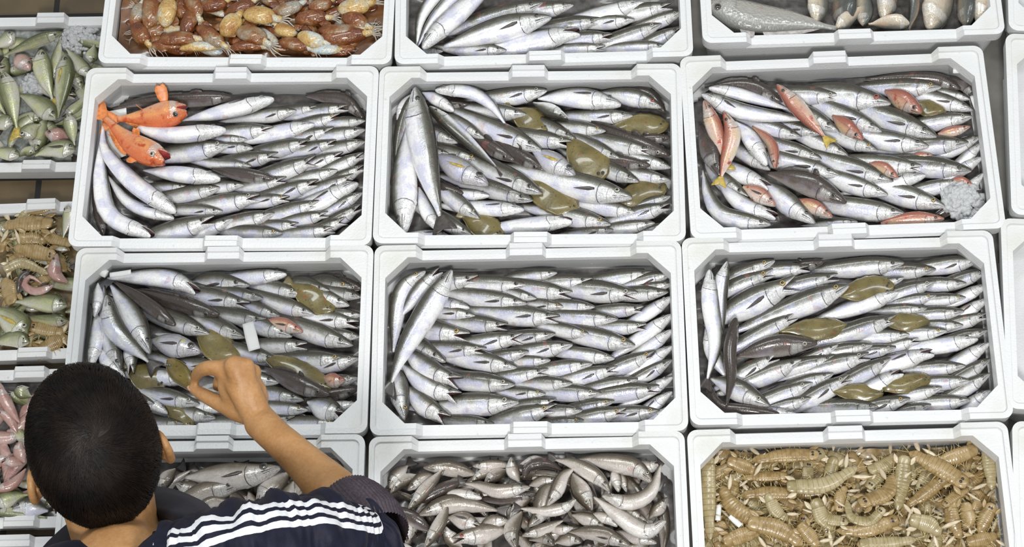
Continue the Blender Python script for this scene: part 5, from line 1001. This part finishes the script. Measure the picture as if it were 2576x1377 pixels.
body = [ellipsoid(hd(0, -.008, .008), HA, (.073, .093, .084)), ellipsoid(hd(0, .040, -.055), HA, (.060, .056, .078)), ellipsoid(hd(0, .056, -.105), HA, (.042, .038, .030)),
        limb([hd(0, .090, -.020), hd(0, .103, -.045), hd(0, .112, -.060)], [.009, .011, .013]), ellipsoid(hd(0, .090, -.010), HA, (.050, .014, .010)), ellipsoid(hd(0, .093, -.083), HA, (.022, .010, .006)), ellipsoid(hd(0, .091, -.092), HA, (.019, .010, .006)),
        ellipsoid(hd(.042, .070, -.05), HA, (.022, .022, .02)), ellipsoid(hd(-.042, .070, -.05), HA, (.022, .022, .02))]
for k in (-1, 1):               # ears: a rim, a bowl and a lobe
    o0 = hd(.069 * k, -.004, -.040); out = nrm(HR * k * .82 - HF * .42); upv = nrm(HU * .96 - HF * .2)
    rim_ = [o0 + out * (.021 + .005 * math.cos(t)) + upv * .032 * math.sin(t) - HF * .017 * math.cos(t) for t in np.linspace(-2.0, 2.4, 14)]
    body += [limb(rim_, [.0055, .0062, .006, .005], 10), ellipsoid(o0 + out * .013 - HF * .002, (nrm(np.cross(upv, out)), upv, out), (.019, .031, .010)), ellipsoid(o0 + out * .014 - upv * .031 + HF * .002, HA, (.007, .009, .010))]
NB_ = pd(302, 1440, 2.56)       # base of the neck
body.append(limb([hd(0, -.034, -.055), (hd(0, -.055, -.13) + NB_) / 2, NB_, NB_ + np.array([.0, -.03, -.04])], [.063, .058, .062, .085]))
SHR, SHL = pd(600, 1450, 2.47), pd(105, 1522, 2.53)
CH = (SHR + SHL) / 2 + np.array([0, -.05, -.06])
HIP = CH + np.array([.02, -.36, -.26]); HIP[2] = max(HIP[2], .74)
body += [limb([SHL + (0, 0, -.02), CH + np.array([0, -.02, 0.02]), SHR + (0, 0, -.02)], [.055, .075, .055]), limb([CH, (CH + HIP) / 2 + np.array([0, -.01, .03]), HIP], [.11, .105, .11])]
# right arm, reaching
ELB = pd(925, 1372, 2.56); CUF = pd(862, 1264, 2.60); FM = pd(760, 1160, 2.655); WR = pd(655, 1062, 2.715); WR0 = pd(690, 1096, 2.69)
body.append(limb([SHR, (SHR + ELB) / 2 + np.array([.01, -.02, -.02]), ELB], [.052, .047, .043]))
ARMN = nrm(CAM - WR)
body.append(limb([ELB, CUF, FM, WR0, WR], [.043, .0385, .0345, .0295, .0255, .0235, .0240], flat=.86, nor=ARMN, n=40))
def zp(x, y, d): return pd(380 + .361 * x, 880 + .361 * y, d)
palmN = nrm(CAM - zp(640, 270, 2.73) + np.array([0, .5, 0]))
for q, r0 in (((505, 135, 2.722), .0145), ((580, 108, 2.708), .0150), ((652, 116, 2.712), .0145), ((708, 152, 2.728), .0130)):       # metacarpals spread into the back of the hand
    body.append(limb([zp(755, 490, 2.72), zp((q[0] + 2 * 690) / 3 - 10, (q[1] + 2 * 400) / 3 - 30, 2.712), zp((q[0] * 2 + 660) / 3, (q[1] * 2 + 300) / 3, q[2]), zp(*q)], [.0205, .0190, .0160, r0], flat=.80, nor=ARMN, K=14))
body.append(ellipsoid(zp(640, 290, 2.728), (nrm(zp(700, 150, 2.73) - zp(520, 180, 2.73)), nrm(zp(755, 490, 2.72) - zp(600, 120, 2.71)), ARMN), (.033, .040, .0165)))
FING = [([(505, 135, 2.722), (400, 128, 2.726), (338, 152, 2.742), (300, 205, 2.768)], [.0125, .0108, .0100, .0085, .0070]),          # index
        ([(580, 108, 2.708), (505, 128, 2.748), (478, 190, 2.785), (462, 262, 2.792)], [.0130, .0112, .0102, .0090, .0075]),          # middle
        ([(652, 116, 2.712), (590, 125, 2.762), (560, 200, 2.800), (560, 275, 2.795)], [.0125, .0108, .0100, .0085, .0072]),          # ring
        ([(708, 152, 2.728), (665, 170, 2.772), (640, 235, 2.800), (632, 290, 2.790)], [.0110, .0095, .0086, .0076, .0065]),          # little
        ([(690, 440, 2.728), (560, 405, 2.738), (455, 362, 2.748), (355, 310, 2.758), (288, 268, 2.768)], [.0185, .0175, .0128, .0112, .0098, .0075])]   # thumb
for P, r in FING: body.append(limb([zp(*q) for q in P], r, K=14, n=24))
# left arm hanging to the table edge
LE = SHL + np.array([-.03, -.16, -.24]); LW = LE + np.array([.02, .02, -.23])
body += [limb([SHL, LE], [.05, .042]), limb([LE, (LE + LW) / 2, LW], [.04, .035, .024])]
LH = nrm(LW - LE); LS = nrm(np.cross(LH, ZUP)); body.append(limb([LW, LW + LH * .045, LW + LH * .09], [.024, .036, .030], flat=.5))
for i, L_ in enumerate((.068, .078, .072, .056)):
    b_ = LW + LH * .095 + LS * (i - 1.5) * .019; body.append(limb([b_, b_ + LH * L_ * .5 - ZUP * .006, b_ + LH * L_ - ZUP * .022], [.0095, .0085, .007], K=10, n=14))
b_ = LW + LH * .03 - LS * .030; body.append(limb([b_, b_ - LS * .022 + LH * .03, b_ - LS * .026 + LH * .065], [.013, .011, .008], K=10, n=14))
def skin_mat():
    m, nt, b = mat('tanned_skin'); N = NB(nt); tc = N.n('ShaderNodeTexCoord').outputs['Object']
    N.put(b.inputs['Base Color'], N.ramp(N.m('ADD', N.m('MULTIPLY', N.noise(tc, 28, 4), .7), N.m('MULTIPLY', N.noise(tc, 240, 2), .3)), [(.35, (.40, .20, .075)), (.5, (.48, .25, .10)), (.65, (.54, .30, .135))]))
    b.inputs['Roughness'].default_value = .48; b.inputs['Subsurface Weight'].default_value = .12; b.inputs['Subsurface Radius'].default_value = (.010, .004, .002); b.inputs['Subsurface Scale'].default_value = 1.0
    N.put(b.inputs['Normal'], N.bump(N.m('ADD', N.noise(tc, 320, 3), N.m('MULTIPLY', N.noise(tc, 70, 2), .8)), .35, .001)); return m
M['skin'] = skin_mat()
v, f = join(body)
man = mesh_obj('person', v, f, [M['skin']], origin=(HIP[0], HIP[1], 0))
rm = man.modifiers.new('r', 'REMESH'); rm.mode = 'VOXEL'; rm.voxel_size = .0030; rm.use_smooth_shade = True
sm = man.modifiers.new('s', 'SMOOTH'); sm.iterations = 7; sm.factor = .5
tag(man, 'man in a navy striped jacket, seen from behind, reaching over the hake', 'person')
for k in (-1, 1):
    vv, ff, uu = dome(hd(.031 * k, .083, -.030), nrm(HF + HR * .15 * k), .0115, .6); mesh_obj('eye', vv, ff, [M['eye']], man, uvs=uu)
M['nail'] = plain('finger_nail', (.62, .38, .27), .3, 0, .3)
for P, r in (FING[0], FING[4]):
    a_, b_ = zp(*P[-2]), zp(*P[-1]); d_ = nrm(b_ - a_); n_ = nrm(ARMN - d_ * (ARMN @ d_)); vv, ff = leaf(b_ + n_ * r[-1] * .80 - d_ * .006, d_, np.cross(n_, d_), n_, .012, .011, .0006, prof=((0, .8), (.5, 1), (1, .7)), curve=-.15); mesh_obj('fingernail', vv, ff, [M['nail']], man)
# hair: a cap and short strands lying away from the crown whorl
def hair_mat():
    m, nt, b = mat('dark_brown_hair'); N = NB(nt); tc = N.n('ShaderNodeTexCoord').outputs['Object']
    N.put(b.inputs['Base Color'], N.ramp(N.noise(tc, 32, 2), [(.3, (.004, .0025, .002)), (.52, (.010, .0055, .004)), (.72, (.020, .0115, .008))])); b.inputs['Roughness'].default_value = .5; b.inputs['Specular IOR Level'].default_value = .35
    return m
M['hair'] = hair_mat()
HRAD = np.array([.0835, .1120, .1010]); HCc = np.array([0, -.010, .006])
def hairline(f, u, r):          # > 0 where hair grows
    n_ = -.112 + .012 * math.cos(r * 40) if f < 0 else -.088 + f * 1.9
    side = -.055 if abs(r) > .058 and -.035 < f < .03 else -1
    return min(u - max(n_, side), .075 - f + max(0, u - .03) * .9)
def hp(dr):                      # head direction -> surface point
    p = HCc + dr / np.linalg.norm(dr / HRAD); 
    if p[2] < -.02 and p[1] < 0: p = p * np.array([1 - .9 * max(0, -.02 - p[2]), 1, 1])
    return p
rh = random.Random(12); V = []; F = []; nn_ = 90
idx = {}
for i in range(nn_ + 1):
    t = PI * i / nn_
    for j in range(nn_ * 2):
        p = 2 * PI * j / (nn_ * 2); q = hp(np.array([math.sin(t) * math.cos(p), math.sin(t) * math.sin(p), math.cos(t)]))
        h = hairline(q[1], q[2], q[0]); sc = 1 + .018 * mnoise.noise(Vector(q * 28)) if h > 0 else 1 - min(.20, .4 * -h + .06)
        q2 = HCc + (q - HCc) * sc; V.append(hd(*q2))
for i in range(nn_):
    for j in range(nn_ * 2):
        F.append((i * nn_ * 2 + j, (i + 1) * nn_ * 2 + j, (i + 1) * nn_ * 2 + (j + 1) % (nn_ * 2), i * nn_ * 2 + (j + 1) % (nn_ * 2)))
WH = np.array([.004, -.45, .86]); WH = WH / np.linalg.norm(WH)
cnt = 0
while cnt < 8500:
    d_ = nrm([rh.gauss(0, 1), rh.gauss(0, 1), rh.gauss(0, 1)]) if cnt % 5 else nrm(WH + np.array([rh.gauss(0, .22), rh.gauss(0, .22), rh.gauss(0, .22)]))
    q = hp(d_)
    if hairline(q[1], q[2], q[0]) < .002: continue
    cnt += 1
    tg = nrm(np.cross(np.cross(d_, -WH), d_)); sw = np.cross(d_, tg); dist = math.acos(max(-1, min(1, d_ @ WH)))
    dd = nrm(tg + sw * (1.6 * math.exp(-dist * 2.6) + rh.uniform(-.2, .2) + .5 * mnoise.noise(Vector(q * 30)))); L_ = rh.uniform(.026, .050) * (.5 if q[2] < -.05 else 1); ang = L_ / .093
    pts = []
    for k in range(5):
        a = ang * k / 4; e = nrm(d_ * math.cos(a) + dd * math.sin(a)); s_ = hp(e); lift = 1.008 + .03 * (k / 4) * rh.uniform(.2, 1) + .012 * mnoise.noise(Vector(s_ * 45))
        pts.append(hd(*(HCc + (s_ - HCc) * lift)))
    v_, f_ = tube(pts, .00055, .00016, 3, False); o_ = len(V); V += v_; F += [tuple(i + o_ for i in g) for g in f_]
mesh_obj('hair', V, F, [M['hair']], man)
# jacket
def cloth(name, stripes=False):
    m, nt, b = mat(name); N = NB(nt); tc = N.n('ShaderNodeTexCoord').outputs['Object']
    col = N.ramp(N.noise(tc, 60, 4), [(.3, (.0045, .005, .016)), (.7, (.009, .010, .028))])
    if stripes:
        sx = N.n('ShaderNodeSeparateXYZ'); N.put(sx.inputs[0], N.n('ShaderNodeUVMap').outputs[0]); st = 0.0
        for c_ in (.318, .354, .390):
            a_ = N.m('SUBTRACT', 1.0, N.sstep(N.m('ABSOLUTE', N.m('SUBTRACT', sx.outputs[1], c_)), 0.0098, .0112)); st = N.m('MAXIMUM', a_, st)
        st = N.m('MULTIPLY', st, N.m('SUBTRACT', 1.0, N.sstep(sx.outputs[0], .955, .96)))
        col = N.mix(st, col, (.78, .78, .80))
    N.put(b.inputs['Base Color'], col); b.inputs['Roughness'].default_value = .6; b.inputs['Sheen Weight'].default_value = .04; b.inputs['Specular IOR Level'].default_value = .25
    N.put(b.inputs['Normal'], N.bump(N.noise(tc, 500, 2), .3)); return m
M['navy'] = cloth('navy_jersey'); M['striped'] = cloth('navy_sleeve_with_white_stripes', True)
def garment(name, pts, radii, m, wr=.006, freq=(9, 3), n=90, K=72, flat=1.0, seed=0, parent=man, nor=ZUP, ribs=0, caps=True):
    D, s = spline(pts, 60); U = np.linspace(0, 1, n); P = at_arc(D, s, U); R_ = np.interp(U, np.linspace(0, 1, len(radii)), radii); T = np.gradient(P, axis=0); T /= np.linalg.norm(T, axis=1)[:, None]; V = []; UV = []; F = []
    for i in range(n):
        b = nrm(nor - T[i] * (nor @ T[i])); a = np.cross(T[i], b)
        for k in range(K):
            q = 2 * PI * k / K; x = mnoise.noise(Vector((U[i] * freq[0] + seed, math.cos(q) * freq[1] * .5 + seed, math.sin(q) * freq[1] * .5)))
            rr = R_[i] + wr * (x - .6 * abs(mnoise.noise(Vector((U[i] * freq[0] * 2.3, math.cos(q) * 1.2, math.sin(q) * 1.2 + seed))))) + (ribs * math.sin(q * 60) if ribs else 0)
            V.append(P[i] + a * rr * math.cos(q) + b * rr * flat * math.sin(q)); UV.append((U[i], k / K))
    for i in range(n - 1):
        for k in range(K): F.append((i * K + k, i * K + (k + 1) % K, (i + 1) * K + (k + 1) % K, (i + 1) * K + k))
    return V, F, UV
sh_in = CH + np.array([0, .02, .03])
jk = []
jk.append(garment('j', [CH + np.array([0, -.02, -.03]), CH + np.array([0, -.07, -.05]), (CH + HIP) / 2 + np.array([0, -.01, .03]), HIP + np.array([0, -.02, -.10])], [.07, .120, .135, .14, .145], None, .008, (6, 3)))
jk.append(garment('j', [SHL + np.array([-.02, 0, -.03]), SHL + np.array([.05, .0, .0]), (SHL + SHR) / 2 + np.array([.0, -.12, -.05]), SHR + np.array([-.06, -.01, .0]), SHR + np.array([.03, 0, -.02])], [.068, .078, .085, .080, .070], None, .006, (8, 3)))
jk.append(garment('j', [SHL + np.array([.02, 0, .0]), (SHL + LE) / 2, LE, (LE + LW) / 2, LW - LH * .01], [.075, .07, .062, .055, .045], None, .006))
V = []; F = []
for g in jk:
    o_ = len(V); V += g[0]; F += [tuple(i + o_ for i in q) for q in g[1]]
jacket = mesh_obj('jacket', V, F, [M['navy']], man)
V, F, UV = garment('s', [pd(430, 1470, 2.47), pd(600, 1408, 2.455), pd(770, 1372, 2.475), pd(890, 1380, 2.53), pd(932, 1352, 2.555)], [.070, .074, .074, .070, .066, .062, .059], None, .012, (16, 3), n=140, K=96, nor=nrm(CAM - pd(700, 1380, 2.45)))
mesh_obj('striped_sleeve', V, F, [M['striped']], man, uvs=UV)['label'] = 'navy sleeve with three white stripes pushed up to the elbow'
M['cuff'] = plain('purple_grey_ribbing', (.065, .048, .062), .75, 0, 0, .3, 300, .3)
V, F, UV = garment('c', [pd(938, 1365, 2.545), pd(905, 1314, 2.572), pd(866, 1262, 2.600)], [.050, .055, .053, .050, .0435], None, .0015, (6, 3), n=24, K=240, ribs=.0010, nor=nrm(CAM - CUF))
mesh_obj('cuff', V, F, [M['cuff']], man)['label'] = 'ribbed purple grey cuff'
# collar: a folded band round the neck
def collar():
    ring = [(448, 1322, 2.515), (418, 1290, 2.60), (310, 1300, 2.68), (215, 1385, 2.64), (182, 1432, 2.55), (212, 1500, 2.49), (305, 1530, 2.465), (425, 1470, 2.475)]
    P = np.array([pd(*q) for q in ring]); n = 80; V = []; F = []; c = P.mean(0)
    Q = []
    for i in range(n):
        t = i / n * len(P); k = int(t); t -= k; a, b, d, e = (P[(k + m) % len(P)] for m in (-1, 0, 1, 2))
        Q.append(.5 * (2 * b + (d - a) * t + (2 * a - 5 * b + 4 * d - e) * t * t + (3 * b - a - 3 * d + e) * t ** 3))
    ax = nrm(CAM - c + np.array([0, .6, 0]))
    for (o_, h_) in ((-.004, -.045), (-.003, -.012), (0, -.002), (.004, .001), (.009, -.002), (.020, -.014), (.034, -.034), (.050, -.062), (.058, -.085)):
        for i, q in enumerate(Q):
            w_ = mnoise.noise(Vector((math.cos(i / n * 2 * PI) * 2, math.sin(i / n * 2 * PI) * 2, h_ * 30))) * .006; out = nrm((q - c) - ax * ((q - c) @ ax)); V.append(q + out * (o_ + w_) + ax * (h_ + w_ * .5))
    for i in range(8):
        for k in range(n): F.append((i * n + k, i * n + (k + 1) % n, (i + 1) * n + (k + 1) % n, (i + 1) * n + k))
    return V, F
v, f = collar(); mesh_obj('collar', v, f, [M['navy']], man)
M['denim'] = plain('dark_trouser_cloth', (.03, .032, .04), .8, 0, 0, .3, 120, .3); M['shoe'] = plain('black_boot', (.02, .02, .02), .5, 0, 0, .2, 60, .2)
parts_ = []
for k in (-1, 1):
    hp_ = HIP + np.array([.085 * k, 0, -.02]); kn = np.array([hp_[0] + .01 * k, hp_[1] + .06, .45]); an = np.array([hp_[0] + .02 * k, hp_[1] - .01, .07])
    parts_.append(limb([HIP + np.array([.05 * k, 0, .03]), hp_, kn, an], [.11, .098, .085, .07, .062, .06]))
    v, f = join([limb([an + np.array([0, -.04, -.025]), an + np.array([0, .06, -.03]), an + np.array([0, .17, -.038])], [.042, .045, .032], flat=.75), limb([an + np.array([0, -.01, .06]), an + np.array([0, -.01, -.02])], [.052, .048])])
    v = [np.array([q[0], q[1], max(q[2], .002)]) for q in v]; mesh_obj('boot', v, f, [M['shoe']], man)
v, f = join(parts_); mesh_obj('trousers', v, f, [M['denim']], man)
# the flatfish held between finger and thumb
fd = nrm(zp(300, 300, 2.770) - zp(115, 85, 2.770)); tn = nrm(np.cross(fd, ARMN))
hf = flat_at('flatfish', (zp(310, 300, 2.772) + zp(115, 90, 2.772)) / 2, 0, np.linalg.norm(zp(320, 310, 2.77) - zp(105, 75, 2.77)), .040, up=nrm(ARMN * .62 + tn * .7), curl=.5, X=-fd)
tag(hf, "small olive flatfish pinched between the man's finger and thumb", 'flatfish', None)
